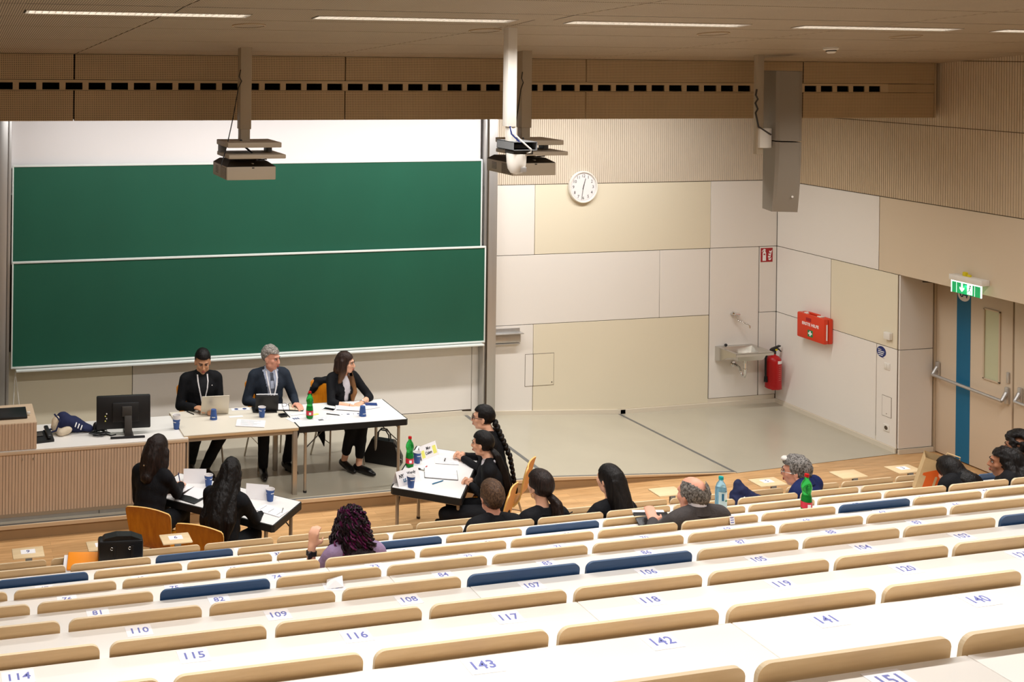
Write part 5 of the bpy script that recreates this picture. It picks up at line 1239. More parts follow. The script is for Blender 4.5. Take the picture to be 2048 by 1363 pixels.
# navy cloth bag by the front row
t = thing('cloth_bag', 'navy cloth bag with white lettering crumpled on the first desk', 'bag', (6.94, 8.27, Z9))
blob([('b', (-0.03, 0.0, 0.08), (0.10, 0.07, 0.10)), ('b', (-0.04, 0.02, 0.15), (0.045, 0.045, 0.075)), ('b', (0.08, 0.0, 0.055), (0.12, 0.07, 0.06), (0, 0.3, 0)), ('c', (-0.10, -0.03, 0.06), 0.04, (-0.14, -0.03, 0.10), 0.012), ('c', (0.04, -0.05, 0.04), 0.03, (0.05, -0.06, 0.01), 0.02)], M_tote_navy, 'cloth', t, 0.011, 3, 0.016, 14)
for k, (x, z, a, l) in enumerate(((-0.075, 0.085, 0.5, 0.035), (-0.055, 0.10, -0.4, 0.02), (0.0, 0.06, 0.4, 0.03), (0.02, 0.055, -0.6, 0.04), (0.05, 0.05, 0.3, 0.035), (-0.01, 0.035, 0.25, 0.05), (0.16, 0.05, 0.9, 0.02))):
    MB().rbox((x, -0.080+abs(x)*0.12, z), (l, 0.005, 0.009), 0.002, rot=(-0.35, a, 0.1), seg=1).build('white_letter', M_whiteink, t)
bottle('clear blue water bottle with teal cap beside the bald man', (5.515, 6.80, zr(7)+0.001), 1.02, red=False)
bottle('green water bottle with red label before seat numbered 69', (6.215, 6.765, zr(7)+0.001), 1.0)
t = thing('black_notebook', 'black notebook with white pages held on the desk by a hand', 'notebook', (4.99, 6.84, zr(7)+0.001), rz=math.radians(-12))
MB().rbox((0, 0, 0.030), (0.25, 0.13, 0.012), 0.003, rot=(math.radians(22), 0, 0)).build('cover', M_leather, t)
MB().rbox((-0.01, 0.03, 0.043), (0.23, 0.10, 0.004), 0.001, rot=(math.radians(28), 0, 0), seg=1).build('page', M_paper, t)
paper('loose white sheet on the first desk left of the man in blue', 7.16, 8.24, Z9+0.001, 0.2, 0.20, 0.15, 'paper_sheet', 1, 0)
# ---------------------------------------------------------------- people: one continuous body each, clothes and hair as children
def skin(name, col): return mat(name, col, 0.48, var=0.05, vscale=18, spec=0.35)
S_light = skin('light_skin', (232, 178, 148)); S_tan = skin('tan_skin', (206, 152, 116)); S_fair = skin('fair_skin', (236, 190, 164)); S_brown = skin('brown_skin', (178, 122, 92)); S_pink = skin('ruddy_skin', (222, 160, 136))
def cloth(name, col, rough=0.8): return mat(name, col, rough, var=0.10, vscale=25, bump=0.25, bscale=90, spec=0.25)
C_black = cloth('black_suit_cloth', (17, 18, 22)); C_navy = cloth('slate_navy_suit_cloth', (38, 46, 58)); C_grey = cloth('grey_suit_cloth', (72, 68, 68)); C_blue = cloth('royal_blue_jacket', (22, 36, 84)); C_lilac = cloth('lilac_top', (150, 128, 162))
C_white = cloth('white_shirt_cloth', (222, 220, 228)); C_pblue = cloth('pale_blue_shirt', (188, 198, 220)); C_knit = cloth('charcoal_knit', (36, 38, 42)); C_tie = cloth('grey_tie', (96, 102, 118))
M_shoe = mat('black_shoe_leather', (16, 15, 15), 0.3); M_boot = mat('dark_brown_boot', (38, 26, 20), 0.5); M_gold = mat('gold_metal', (210, 170, 90), 0.25, metal=1.0)
M_lips = mat('lip_tone', (176, 92, 84), 0.45); M_brow = mat('dark_brow', (34, 26, 22), 0.8); M_eye_w = mat('eye_white', (226, 220, 214), 0.3); M_iris = mat('dark_iris', (30, 22, 18), 0.2); M_browg = mat('grey_brow', (92, 80, 72), 0.8); M_glass_rim = mat('spectacle_rim', (30, 24, 22), 0.35)
def hairmat(name, a, b_, rough=0.46, vert=True):
    m = mat(name, a, rough, spec=0.28); nt = m.node_tree; p = nt.nodes['Principled BSDF']
    tc = nt.nodes.new('ShaderNodeTexCoord'); mp = nt.nodes.new('ShaderNodeMapping'); mp.inputs['Scale'].default_value = (70, 70, 5) if vert else (60, 60, 40)
    nt.links.new(tc.outputs['Object'], mp.inputs[0]); nz = nt.nodes.new('ShaderNodeTexNoise'); nz.inputs['Scale'].default_value = 1.6; nz.inputs['Detail'].default_value = 4
    nt.links.new(mp.outputs[0], nz.inputs['Vector']); cr = nt.nodes.new('ShaderNodeValToRGB'); cr.color_ramp.elements[0].position = 0.35; cr.color_ramp.elements[1].position = 0.68
    cr.color_ramp.elements[0].color = rgb(a); cr.color_ramp.elements[1].color = rgb(b_); nt.links.new(nz.outputs['Fac'], cr.inputs[0]); nt.links.new(cr.outputs[0], p.inputs['Base Color'])
    bp = nt.nodes.new('ShaderNodeBump'); bp.inputs['Strength'].default_value = 0.5; bp.inputs['Distance'].default_value = 0.01; nt.links.new(nz.outputs['Fac'], bp.inputs['Height']); nt.links.new(bp.outputs[0], p.inputs['Normal'])
    return m
H_black = hairmat('black_hair', (10, 8, 8), (24, 19, 18)); H_dark = hairmat('dark_brown_hair', (20, 13, 11), (44, 30, 25)); H_brown = hairmat('brown_hair', (40, 26, 20), (112, 78, 52)); H_short = hairmat('short_brown_hair', (52, 36, 26), (98, 72, 52), 0.55, False)
H_grey = hairmat('grey_hair', (84, 78, 74), (176, 170, 162), 0.55, False); H_greyd = hairmat('dark_grey_hair', (58, 54, 52), (150, 146, 142), 0.55, False); H_plum = hairmat('plum_hair', (52, 8, 38), (104, 20, 82)); H_curl = hairmat('curly_dark_hair', (16, 8, 12), (36, 14, 26))
# a long straight fall that turns from dark at the crown to light brown at the tips
def ombre(name, top, low, z0, z1):
    m = hairmat(name, top, tuple(min(255, int(c*1.5)+6) for c in top)); nt = m.node_tree; p = nt.nodes['Principled BSDF']
    src = p.inputs['Base Color'].links[0].from_socket
    tc = nt.nodes.new('ShaderNodeTexCoord'); sx = nt.nodes.new('ShaderNodeSeparateXYZ'); nt.links.new(tc.outputs['Object'], sx.inputs[0])
    mr = nt.nodes.new('ShaderNodeMapRange'); mr.inputs['From Min'].default_value = z0; mr.inputs['From Max'].default_value = z1; nt.links.new(sx.outputs[2], mr.inputs['Value'])
    mx = nt.nodes.new('ShaderNodeMix'); mx.data_type = 'RGBA'; nt.links.new(mr.outputs[0], mx.inputs['Factor']); mx.inputs['B'].default_value = rgb(low); nt.links.new(src, mx.inputs['A']); nt.links.new(mx.outputs['Result'], p.inputs['Base Color'])
    return m

def ik(s, w, l1, l2, hint):
    """elbow (or knee) position of a two-bone limb"""
    s, w, hint = Vector(s), Vector(w), Vector(hint); d = w-s; L = min(d.length, (l1+l2)*0.999); u = d.normalized()
    a = (l1*l1-l2*l2+L*L)/(2*L); h = math.sqrt(max(l1*l1-a*a, 0)); n = hint-u*hint.dot(u); n = n.normalized()
    return s+u*a+n*h, s+u*L
def hand_prims(b, wrist, d, up, side, curl=0.5, sc=1.0, pinch=False):
    """palm, four fingers of different length and a thumb; d = wrist to knuckles, up = back of the hand, side = +1 when the thumb lies along d x up"""
    d = Vector(d).normalized(); up = Vector(up); up = (up-d*up.dot(d)).normalized(); t = d.cross(up)*side
    w = Vector(wrist)
    k0 = w+d*0.088*sc
    for f in (-0.03, -0.01, 0.01, 0.03): b.capsule(w+t*f*0.55*sc+d*0.012, 0.0165*sc, k0+t*f*sc, 0.0125*sc, 8)
    for i, (f, L) in enumerate(((0.031, 0.072), (0.0105, 0.080), (-0.0105, 0.075), (-0.031, 0.060))):
        p = k0+t*f*sc; a = 0.0; seg = [0.46, 0.31, 0.23]; r = 0.0098*sc
        cu = curl*(1.25 if pinch and i > 1 else 1.0)
        for j, s_ in enumerate(seg):
            a += cu*(0.75 if j == 0 else 0.85); dd = d*math.cos(a)-up*math.sin(a)
            q = p+dd*L*s_*sc; b.capsule(p, r, q, r*0.9, 8); p = q; r *= 0.92
    p = w+t*0.030*sc+d*0.022*sc; q = p+(d*0.55+t*0.75-up*0.35).normalized()*0.044*sc; b.capsule(p, 0.0145*sc, q, 0.0115*sc, 8)
    q2 = q+(d*0.85+t*(0.25-0.5*curl)-up*0.35).normalized()*0.034*sc; b.capsule(q, 0.0112*sc, q2, 0.0095*sc, 8)
def head_prims(b, M, fem=False, sc=1.0):
    j = 0.90 if fem else 1.0
    b.ball((0, -0.014, 0.032), (0.075, 0.096, 0.088), M); b.ball((0, 0.022, -0.028), (0.062*j, 0.068, 0.086), M); b.ball((0, 0.036, -0.080), (0.042*j, 0.042, 0.032), M)
    b.ball((0, 0.058, -0.098), (0.022*j, 0.024, 0.016), M)
    for s in (-1, 1):
        b.ball((s*0.036, 0.060, -0.020), (0.026, 0.026, 0.026), M); b.ball((s*0.045*j, 0.015, -0.070), (0.022, 0.045, 0.026), M)
        b.ball((s*0.0765, -0.004, -0.008), (0.010, 0.020, 0.032), M, rot=(0.15, 0, s*0.35)); b.ball((s*0.0775, 0.000, -0.036), (0.008, 0.011, 0.012), M)
        b.capsule((0.0, 0.083, 0.028), 0.014, (s*0.034, 0.076, 0.028), 0.013, 8, M)
    b.capsule((0, 0.092, 0.016), 0.008, (0, 0.112, -0.026), 0.0125, 8, M)
    for s in (-1, 1): b.ball((s*0.012, 0.103, -0.030), (0.009, 0.011, 0.008), M)
    b.ball((0, 0.084, -0.062), (0.026, 0.018, 0.020), M)
def face_parts(root, M, brow, lips=M_lips, closed=False):
    def ch(name, b, m): o = b.build(name, m, root); return o
    for s in (-1, 1):
        ch('eyeball', MB().ball((s*0.031, 0.0845, 0.008), (0.0135, 0.007, 0.0060 if not closed else 0.003), M, nu=10, nv=7), M_eye_w)
        ch('iris', MB().ball((s*0.031, 0.0905, 0.0075), (0.0062, 0.003, 0.0056 if not closed else 0.003), M, nu=8, nv=6), M_iris)
        ch('eyelid', MB().capsule((s*0.017, 0.0905, 0.012), 0.0028, (s*0.046, 0.083, 0.012), 0.0028, 6, M), M_brow)
        ch('eyebrow', MB().capsule((s*0.014, 0.0975, 0.029), 0.0042, (s*0.050, 0.081, 0.030), 0.0030, 6, M), brow)
    b = MB(); b.ball((0, 0.100, -0.057), (0.021, 0.006, 0.0050), M); b.ball((0, 0.100, -0.067), (0.018, 0.006, 0.0058), M)
    ch('lips', b, lips)
    ch('mouth_line', MB().capsule((-0.019, 0.1025, -0.062), 0.0014, (0.019, 0.1025, -0.062), 0.0014, 6, M), M_brow)
def cut_mesh(me, pred):
    bm = bmesh.new(); bm.from_mesh(me); bmesh.ops.delete(bm, geom=[f for f in bm.faces if pred(f.calc_center_median())], context='FACES'); bm.to_mesh(me); bm.free(); me.update()
def cap_hair(root, M, m, hl, r=(0.083, 0.104, 0.098), c=(0, -0.015, 0.036), noise=0.004, nscale=40, name='hair', lift=None):
    """short hair: a shell over the skull, trimmed to a hairline"""
    b = MB(); b.ball(c, r, nu=56, nv=40); vs = []
    for v in b.v:
        p = Vector(v); d = (p-Vector(c)).normalized(); q = p+d*noise*(mnoise.noise(p*nscale)+0.6*mnoise.noise(p*nscale*2.2))
        if lift: q = q+d*lift(q)
        vs.append(tuple(q))
    keep = [f for f in b.f if hl(sum((Vector(b.v[i]) for i in f), Vector())/len(f))]
    o = MB(); o.add(vs, keep, True, M); return o.build(name, m, root)
def hl_man(p):
    if p.z > 0.078: return True
    if p.y > 0.035: return p.z > 0.070-0.0*abs(p.x)
    if p.y > -0.012: return p.z > 0.010+max(0, (p.y+0.012))*1.2
    return p.z > -0.072+max(0, p.y+0.05)*0.8
def body(label, x, y, z0, rz, sk, top, legs_m, shoe=M_shoe, sc=1.0, fem=False, lean=0.0, side=0.0, hyaw=0.0, hpitch=0.0, hroll=0.0, hands=None, knees=None, feet=None, lower=True,
         vneck=None, shirt=None, collar=None, sleeve=1.0, vox=0.0095, dec=None, headup=0.0, seat=0.56, tf=0.92, face=True, brow=M_brow, neckfwd=0.02, shoulder=None, closed=False, noise=0.003, jcol=True):
    root = thing('person', label, 'person', (x, y, z0), rz=rz); root.scale = (sc, sc, sc)
    up = Vector((math.sin(side), math.sin(lean), math.cos(lean))).normalized(); fw = Vector((0, math.cos(lean), -math.sin(lean))); rt = Vector((1, 0, 0))
    pel = Vector((0, 0, seat)); Q = lambda a, b_, c: pel+rt*a+fw*b_+up*(c*tf)
    sw = shoulder or (0.155 if fem else 0.180)
    neck = Q(0, neckfwd, 0.535); hc = neck+up*0.135+fw*0.03+Vector((0, 0, headup))
    HM = Matrix.Translation(hc) @ Euler((hpitch, hroll, hyaw), 'YXZ').to_matrix().to_4x4() if False else Matrix.Translation(hc) @ Matrix.Rotation(hyaw, 4, 'Z') @ Matrix.Rotation(hpitch, 4, 'X') @ Matrix.Rotation(hroll, 4, 'Y')
    HM = HM @ Matrix.Scale(0.98 if fem else 1.03, 4)
    B, J, T = MB(), MB(), MB()
    def both(fn, dj=0.013): fn(B, 0.0); fn(J, dj)
    def torso(b, e):
        k = 0.90 if fem else 1.0
        b.ball(Q(0, 0.005, 0.12), (0.155*k+e, 0.112+e, 0.15)); b.ball(Q(0, 0.012, 0.24), (0.150*k+e, 0.108+e, 0.16)); b.ball(Q(0, 0.014, 0.36), (0.165*k+e, 0.110+e, 0.15))
        if fem:
            for s in (-1, 1): b.ball(Q(s*0.065, 0.085, 0.335), (0.065+e, 0.055+e, 0.065))
        b.capsule(Q(-sw+0.04, 0, 0.455), 0.058+e, Q(sw-0.04, 0, 0.455), 0.058+e); 
        for s in (-1, 1): b.capsule(Q(s*0.03, 0.0, 0.515), 0.040+e*0.6, Q(s*(sw-0.02), -0.005, 0.470), 0.050+e)
    both(torso)
    B.ball(Q(0, 0, 0.02), (0.165, 0.125, 0.12)); J.ball(Q(0, 0.0, 0.03), (0.178, 0.140, 0.12))
    B.capsule(Q(0, 0.0, 0.47), 0.056, hc+up*-0.03+fw*-0.01, 0.050 if not fem else 0.044)
    head_prims(B, HM, fem)
    hands = hands or {}
    wr = {}
    for s, nm in ((1, 'R'), (-1, 'L')):
        sh = Q(s*sw, 0, 0.455); h = hands.get(nm, {})
        tgt = Vector(h.get('at', (s*0.16, 0.36, seat+0.10))); hint = Vector(h.get('hint', (s*0.40, -0.4, -0.8)))
        el, w_ = ik(sh, tgt, 0.285, 0.250, hint); wr[nm] = (el, w_)
        B.capsule(sh, 0.048, el, 0.040); B.capsule(el, 0.038, w_, 0.0265)
        J.capsule(sh, 0.064 if not fem else 0.058, el, 0.054 if not fem else 0.049)
        if sleeve >= 0.6: J.capsule(el, 0.052 if not fem else 0.047, el+(w_-el)*(0.97 if sleeve >= 1 else sleeve*0.6), 0.041 if not fem else 0.037)
        else: J.capsule(el, 0.050, el+(w_-el)*0.28, 0.048)
        d = Vector(h.get('dir', (w_-el))); hand_prims(B, w_+d.normalized()*0.004, d, h.get('up', (0, 0, 1)), h.get('side', -s), h.get('curl', 0.45), 0.98 if not fem else 0.9, h.get('pinch', False))
    kn = {}
    for s, nm in ((1, 'R'), (-1, 'L')):
        hip = Q(s*0.088, 0.02, 0.0); k = Vector((knees or {}).get(nm, (s*0.11, 0.43, seat-0.01))); a = Vector((feet or {}).get(nm, (s*0.12, 0.40, 0.085)))
        toe = (feet or {}).get(nm+'t', None); toe = Vector(toe) if toe else a+Vector((s*0.03, 0.15, -0.045))
        B.capsule(hip, 0.078, k, 0.056); B.capsule(k, 0.053, a, 0.036); B.capsule(a+Vector((0, -0.01, -0.03)), 0.030, toe, 0.022)
        T.capsule(hip, 0.098, k, 0.074); kn[nm] = (k, a, toe)
        cuffk = 0.96 if not (feet or {}).get('crop') else 0.74
        T.capsule(k, 0.071, k+(a-k)*cuffk, 0.056)
    T.ball(Q(0, 0, 0.02), (0.178, 0.138, 0.125))
    me = voxel_mesh(B, vox, 3, dec); me.materials.clear(); me.materials.append(sk); link('body', me, root)
    me = voxel_mesh(J, 0.011, 5, None, noise, 14, (1, 1, 0.5)); me.materials.clear(); me.materials.append(top)
    inv = Matrix((rt, fw, up)).transposed().to_4x4(); inv.translation = pel; inv = inv.inverted()
    if vneck:
        z_lo, half = vneck
        def pred(p):
            q = inv @ p; q.z /= tf
            if q.z > 0.40 and abs(q.x) < 0.058 and (q-Vector((0, neckfwd*0.6, 0.53))).length < 0.072: return True
            if q.y < 0.03 or q.z < z_lo: return False
            return abs(q.x-0.0) < half*(q.z-z_lo)/(0.50-z_lo)
        lap = me.copy()
        cut_mesh(me, pred)
        def lpred(p):
            q = inv @ p; q.z /= tf
            if q.y < 0.045 or q.z < z_lo or q.z > 0.51: return True
            v = half*(q.z-z_lo)/(0.50-z_lo); u = abs(q.x)-v
            return not (0.0 < u < 0.012+0.05*min(1.0, max(0.0, (q.z-z_lo))/0.16))
        cut_mesh(lap, lpred)
        for v in lap.vertices: v.co += v.normal*0.006
        if len(lap.polygons): link('lapel', lap, root)
    link('jacket', me, root)
    ck = MB()
    for i in range(7):
        a = PI*(0.10+0.80*i/6)+PI; b2 = PI*(0.10+0.80*(i+1)/6)+PI
        f = lambda t, h, rr: Q(math.cos(t)*rr, 0.006+math.sin(t)*rr*0.95, h)
        ck.add([f(a, 0.50, 0.088), f(b2, 0.50, 0.088), f(b2, 0.555, 0.068), f(a, 0.555, 0.068), f(a, 0.50, 0.075), f(b2, 0.50, 0.075), f(b2, 0.555, 0.061), f(a, 0.555, 0.061)], [(0, 1, 2, 3), (3, 2, 6, 7), (7, 6, 5, 4)], True)
    if jcol: ck.build('jacket_collar', top, root)
    if shirt:
        S = MB(); torso(S, 0.005); S.capsule(Q(0, 0.0, 0.49), 0.060, Q(0, 0.012, 0.555 if collar else 0.50), 0.0565 if not fem else 0.052)
        sm_ = voxel_mesh(S, 0.012, 4); sm_.materials.clear(); sm_.materials.append(shirt); link('shirt', sm_, root)
    if collar:
        cb = MB()
        for s in (-1, 1):
            cb.add([Q(s*0.006, 0.075, 0.515), Q(s*0.055, 0.045, 0.555), Q(s*0.070, 0.020, 0.535), Q(s*0.050, 0.082, 0.465)], [(0, 1, 2, 3) if s < 0 else (3, 2, 1, 0)])
        cb.build('collar', collar, root)
    if lower:
        me = voxel_mesh(T, 0.015, 4, None, 0.004, 10); me.materials.clear(); me.materials.append(legs_m); link('trousers', me, root)
        for nm in 'RL':
            k, a, toe = kn[nm]; b = MB(); d = (toe-a); d.z = 0; d = d.normalized()
            b.capsule(a+Vector((0, 0, -0.036))-d*0.030, 0.047, toe+Vector((0, 0, 0.0)), 0.042); b.capsule(toe+Vector((0, 0, -0.002)), 0.040, toe+d*0.060+Vector((0, 0, -0.008)), 0.024)
            if not (feet or {}).get('crop'): b.capsule(a+Vector((0, 0, -0.03)), 0.046, a+(k-a)*0.18, 0.050)
            m2 = voxel_mesh(b, 0.009, 3); m2.materials.clear(); m2.materials.append(shoe); link('shoe', m2, root)
    if face: face_parts(root, HM, brow, closed=closed)
    return root, HM, Q, wr
def lanyard(root, Q, z_lo, m=M_paper, w=0.055, y=0.128):
    for s in (-1, 1):
        pts = [Q(s*w, 0.055, 0.53), Q(s*w*1.0, y-0.030, 0.46), Q(s*w*0.8, y-0.002, 0.38), Q(s*w*0.45, y+0.004, 0.29), Q(0, y+0.004, z_lo)]
        b = MB(); vs = []
        for p in pts: vs += [p+Vector((-0.007, 0, 0)), p+Vector((0.007, 0, 0))]
        b.add(vs, [(2*k, 2*k+1, 2*k+3, 2*k+2) for k in range(4)]); b.build('lanyard', m, root)
def long_hair(root, HM, m, falls, hl=None, vsz=0.0085, name='hair', capr=(0.086, 0.108, 0.101), dec=None, noise=0.004, cut=True, strands=26, fuller=1.0):
    """hair grown as one mass: skull cap plus falls, each a chain of (point, radius) in body space, with locks laid over it"""
    b = MB(); b.ball((0, -0.017, 0.036), capr, HM, nu=24, nv=16)
    rnd = random.Random(len(falls)*13+5)
    for ch in falls:
        for (p, r), (q, r2) in zip(ch[:-1], ch[1:]): b.capsule(p, r*fuller, q, r2*fuller, 14)
        for k in range(strands//max(len(falls), 1)):
            a = rnd.uniform(0, 2*PI); pts = []; rs = []
            for (p, r) in ch:
                a += rnd.uniform(-0.3, 0.3); pts.append(Vector(p)+Vector((math.cos(a), math.sin(a), 0))*r*fuller*0.97); rs.append(0.013)
            rs[-1] = 0.004; pts[-1] = pts[-1]+Vector((0, 0, -rnd.uniform(0, 0.03)))
            for i in range(len(pts)-1): b.capsule(pts[i], rs[i], pts[i+1], rs[i+1], 6)
    me = voxel_mesh(b, vsz, 2, dec, noise, 30, (1, 1, 0.25))
    if cut:
        I = HM.inverted()
        def pred(p):
            q = I @ p
            f = hl or (lambda q: q.z < 0.066 and abs(q.x) < 0.060)
            return q.y > 0.028 and q.z > -0.16 and f(q)
        cut_mesh(me, pred)
    me.materials.clear(); me.materials.append(m); return link(name, me, root)
W = lambda root, p: root.matrix_basis.inverted() @ Vector(p)       # world point in the body's own frame

# --- the three panel members facing the room (local +y is forward, rz = pi turns them to the seats)
r, HM, Q, wr = body('young man in black blazer and turtleneck looking down at the champagne laptop', P1[0], P1[1]+0.04, HS, PI, S_tan, C_black, C_black, M_boot, 1.0, lean=0.10, hpitch=-0.28, hyaw=-0.12,
    hands={'R': {'at': (0.12, 0.28, 0.745), 'dir': (-0.5, 0.8, 0.1), 'up': (0.2, 0, 1), 'curl': 0.5}, 'L': {'at': (-0.06, 0.30, 0.745), 'dir': (0.3, 0.9, 0), 'curl': 0.4}},
    knees={'R': (0.13, 0.40, 0.50), 'L': (-0.16, 0.42, 0.52)}, feet={'R': (0.12, 0.10, 0.085), 'L': (0.0, 0.26, 0.085), 'Rt': (0.14, 0.24, 0.04), 'Lt': (-0.04, 0.40, 0.04)}, vneck=(0.10, 0.075), shirt=C_knit, vox=0.007, closed=True)
cap_hair(r, HM, H_black, hl_man, (0.085, 0.106, 0.106), noise=0.003)
MB().capsule(Q(0, 0.0, 0.50), 0.066, Q(0, 0.03, 0.585), 0.058).build('turtleneck', C_knit, r)
lanyard(r, Q, 0.16); MB().ball(Q(-0.095, 0.125, 0.42), (0.006, 0.004, 0.006)).build('lapel_pin', M_paper, r)
r, HM, Q, wr = body('grey-haired man in slate suit, pale blue shirt and tie with white lanyard', P2[0]-0.03, P2[1]+0.0, HS, PI, S_pink, C_navy, C_black, M_shoe, 1.0, lean=0.06, hpitch=-0.10, hyaw=0.62,
    hands={'R': {'at': (0.16, 0.26, 0.74), 'curl': 0.4}, 'L': {'at': (-0.22, 0.30, 0.735), 'dir': (-0.1, 0.9, 0), 'curl': 0.4}},
    knees={'R': (0.17, 0.40, 0.50), 'L': (-0.17, 0.40, 0.50)}, feet={'R': (0.15, 0.33, 0.085), 'L': (-0.15, 0.22, 0.085)}, vneck=(0.0, 0.085), shirt=C_pblue, collar=C_pblue, vox=0.007, brow=M_browg)
cap_hair(r, HM, H_grey, hl_man, (0.085, 0.107, 0.104), noise=0.007, nscale=28)
b = MB(); b.prism([(-0.020, 0.515), (0.020, 0.515), (0.016, 0.485), (0.032, 0.22), (0.0, 0.18), (-0.032, 0.22), (-0.016, 0.485)], 0, 0.006, axis=1)
tv = MB(); tv.add([Q(x, 0.075+(0.058 if z < 0.4 else 0.058-(z-0.4)*0.45)+dy, z) for dy in (0, 0.006) for x, z in ((-0.018, 0.512), (0.018, 0.512), (0.016, 0.47), (0.024, 0.38), (0.030, 0.22), (0.0, 0.18), (-0.030, 0.22), (-0.024, 0.38), (-0.016, 0.47))],
    [tuple(range(9))[::-1], tuple(range(9, 18))]+[(i, (i+1) % 9, 9+(i+1) % 9, 9+i) for i in range(9)]); tv.build('tie', C_tie, r)
lanyard(r, Q, 0.19, y=0.145)
r, HM, Q, wr = body('woman with long brown hair in black blazer and white blouse, forearms on the table', P3[0]+0.03, P3[1]+0.03, HS, PI+0.10, S_light, C_black, C_black, M_shoe, 0.95, fem=True, lean=0.14, hpitch=-0.05, hyaw=0.72,
    hands={'R': {'at': (0.03, 0.37, 0.735), 'dir': (-0.95, 0.3, -0.05), 'up': (0, 0.2, 1), 'curl': 0.35, 'hint': (0.9, -0.2, -0.5)}, 'L': {'at': (-0.10, 0.345, 0.755), 'dir': (0.9, 0.35, -0.1), 'up': (0, 0.1, 1), 'curl': 0.45, 'hint': (-0.9, -0.2, -0.5)}},
    knees={'R': (0.06, 0.42, 0.52), 'L': (-0.06, 0.44, 0.52)}, feet={'R': (0.08, 0.28, 0.10), 'L': (-0.03, 0.43, 0.085), 'Rt': (0.06, 0.42, 0.04), 'Lt': (-0.10, 0.56, 0.04), 'crop': True}, vneck=(0.06, 0.060), shirt=C_white, sleeve=0.4, vox=0.007)
H_omb = ombre('brown_ombre_hair', (36, 24, 20), (140, 98, 60), 1.12, 0.82)
hp = lambda p: tuple(HM @ Vector(p))
long_hair(r, HM, H_omb, [[(hp((0.055, -0.02, 0.03)), 0.042), (hp((0.072, 0.0, -0.08)), 0.034), (hp((0.074, -0.02, -0.16)), 0.030), (hp((0.07, -0.04, -0.22)), 0.02)],
    [(hp((-0.055, -0.02, 0.03)), 0.042), (hp((-0.072, 0.01, -0.08)), 0.034), (Q(-0.075, 0.09, 0.42), 0.034), (Q(-0.085, 0.135, 0.32), 0.032), (Q(-0.075, 0.145, 0.22), 0.020)],
    [(hp((0, -0.07, 0.02)), 0.070), (hp((0, -0.085, -0.10)), 0.066), (Q(0, -0.09, 0.42), 0.060)]], hl=lambda q: q.z < 0.080-0.5*abs(q.x+0.012) and abs(q.x) < 0.056, strands=30)
MB().ball(hp((0.078, 0.004, -0.045)), 0.008).build('earring', M_paper, r)
el, w_ = wr['L']; d = (w_-el).normalized()
MB().lathe([(0.031, -0.006), (0.033, 0), (0.031, 0.006)], 16, Matrix.Translation(w_-d*0.02) @ d.to_track_quat('Z', 'Y').to_matrix().to_4x4(), caps=False).build('watch_band', M_steel, r)
MB().ball(w_-d*0.02+Vector((0, 0.01, 0.031)), (0.013, 0.013, 0.005)).build('watch_face', M_paper, r)
el, w_ = wr['R']; d = (w_-el).normalized()
MB().lathe([(0.030, -0.0015), (0.031, 0), (0.030, 0.0015)], 16, Matrix.Translation(w_-d*0.03) @ d.to_track_quat('Z', 'Y').to_matrix().to_4x4(), caps=False).build('bracelet', M_charcoal, r)
c_ = thing('black_coat', 'black coat hanging over the orange chair of the seated woman', 'coat', (P3[0], P3[1], HS), rz=PI+0.12)
blob([('c', (0.12, -0.30, 0.80), 0.05, (-0.14, -0.31, 0.80), 0.05), ('c', (0.13, -0.33, 0.74), 0.05, (0.11, -0.36, 0.45), 0.05), ('c', (0.02, -0.34, 0.72), 0.05, (0.0, -0.37, 0.42), 0.05), ('c', (-0.12, -0.34, 0.72), 0.05, (-0.12, -0.36, 0.44), 0.05),
      ('c', (0.16, -0.27, 0.76), 0.045, (0.21, -0.30, 0.66), 0.035)], C_black, 'coat_body', c_, 0.012, 4, 0.012, 10)
blob([('c', (0.235, 0.02, 0.44), 0.035, (0.24, 0.06, 0.34), 0.045), ('c', (0.24, 0.06, 0.34), 0.045, (0.225, 0.10, 0.22), 0.012)], C_black, 'hanging_tail', c_, 0.010, 4, 0.006, 14)

# --- the two women at the left counsel table, backs to the seats
def loc_of(v, rz, x, y): 
    c, s = math.cos(-rz), math.sin(-rz); dx, dy = v[0]-x, v[1]-y; return (dx*c-dy*s, dx*s+dy*c)
ax, ay = pA.x-0.02, pA.y+0.05
h = loc_of((2.20, 9.745), azL, ax, ay); h2 = loc_of((2.05, 9.66), azL, ax, ay)
r, HM, Q, wr = body('woman with dark shoulder-length hair in black suit writing at the left table', ax, ay, 0, azL, S_light, C_black, C_black, M_shoe, 1.0, fem=True, lean=0.20, hpitch=-0.22, hyaw=-0.1,
    hands={'R': {'at': (h[0], h[1], 0.745), 'dir': (-0.3, 0.9, -0.15), 'up': (0.4, 0, 1), 'curl': 0.75, 'pinch': True}, 'L': {'at': (h2[0]-0.05, h2[1], 0.735)}}, face=False, noise=0.004)
hp = lambda p: tuple(HM @ Vector(p))
long_hair(r, HM, H_dark, [[(hp((0, -0.05, 0.03)), 0.092), (hp((0, -0.07, -0.06)), 0.100), (hp((0.0, -0.075, -0.16)), 0.095), (Q(0.0, -0.08, 0.44), 0.060)], [(hp((0.065, -0.01, 0.0)), 0.046), (hp((0.090, -0.02, -0.12)), 0.046), (Q(0.10, -0.02, 0.45), 0.030)], [(hp((-0.065, -0.01, 0.0)), 0.046), (hp((-0.090, -0.02, -0.12)), 0.046), (Q(-0.10, -0.03, 0.45), 0.030)]])
MB().rbox(hp((0.0, -0.165, -0.13)), (0.04, 0.012, 0.014), 0.004).build('hair_clip', M_steel, r)
el, w_ = wr['R']
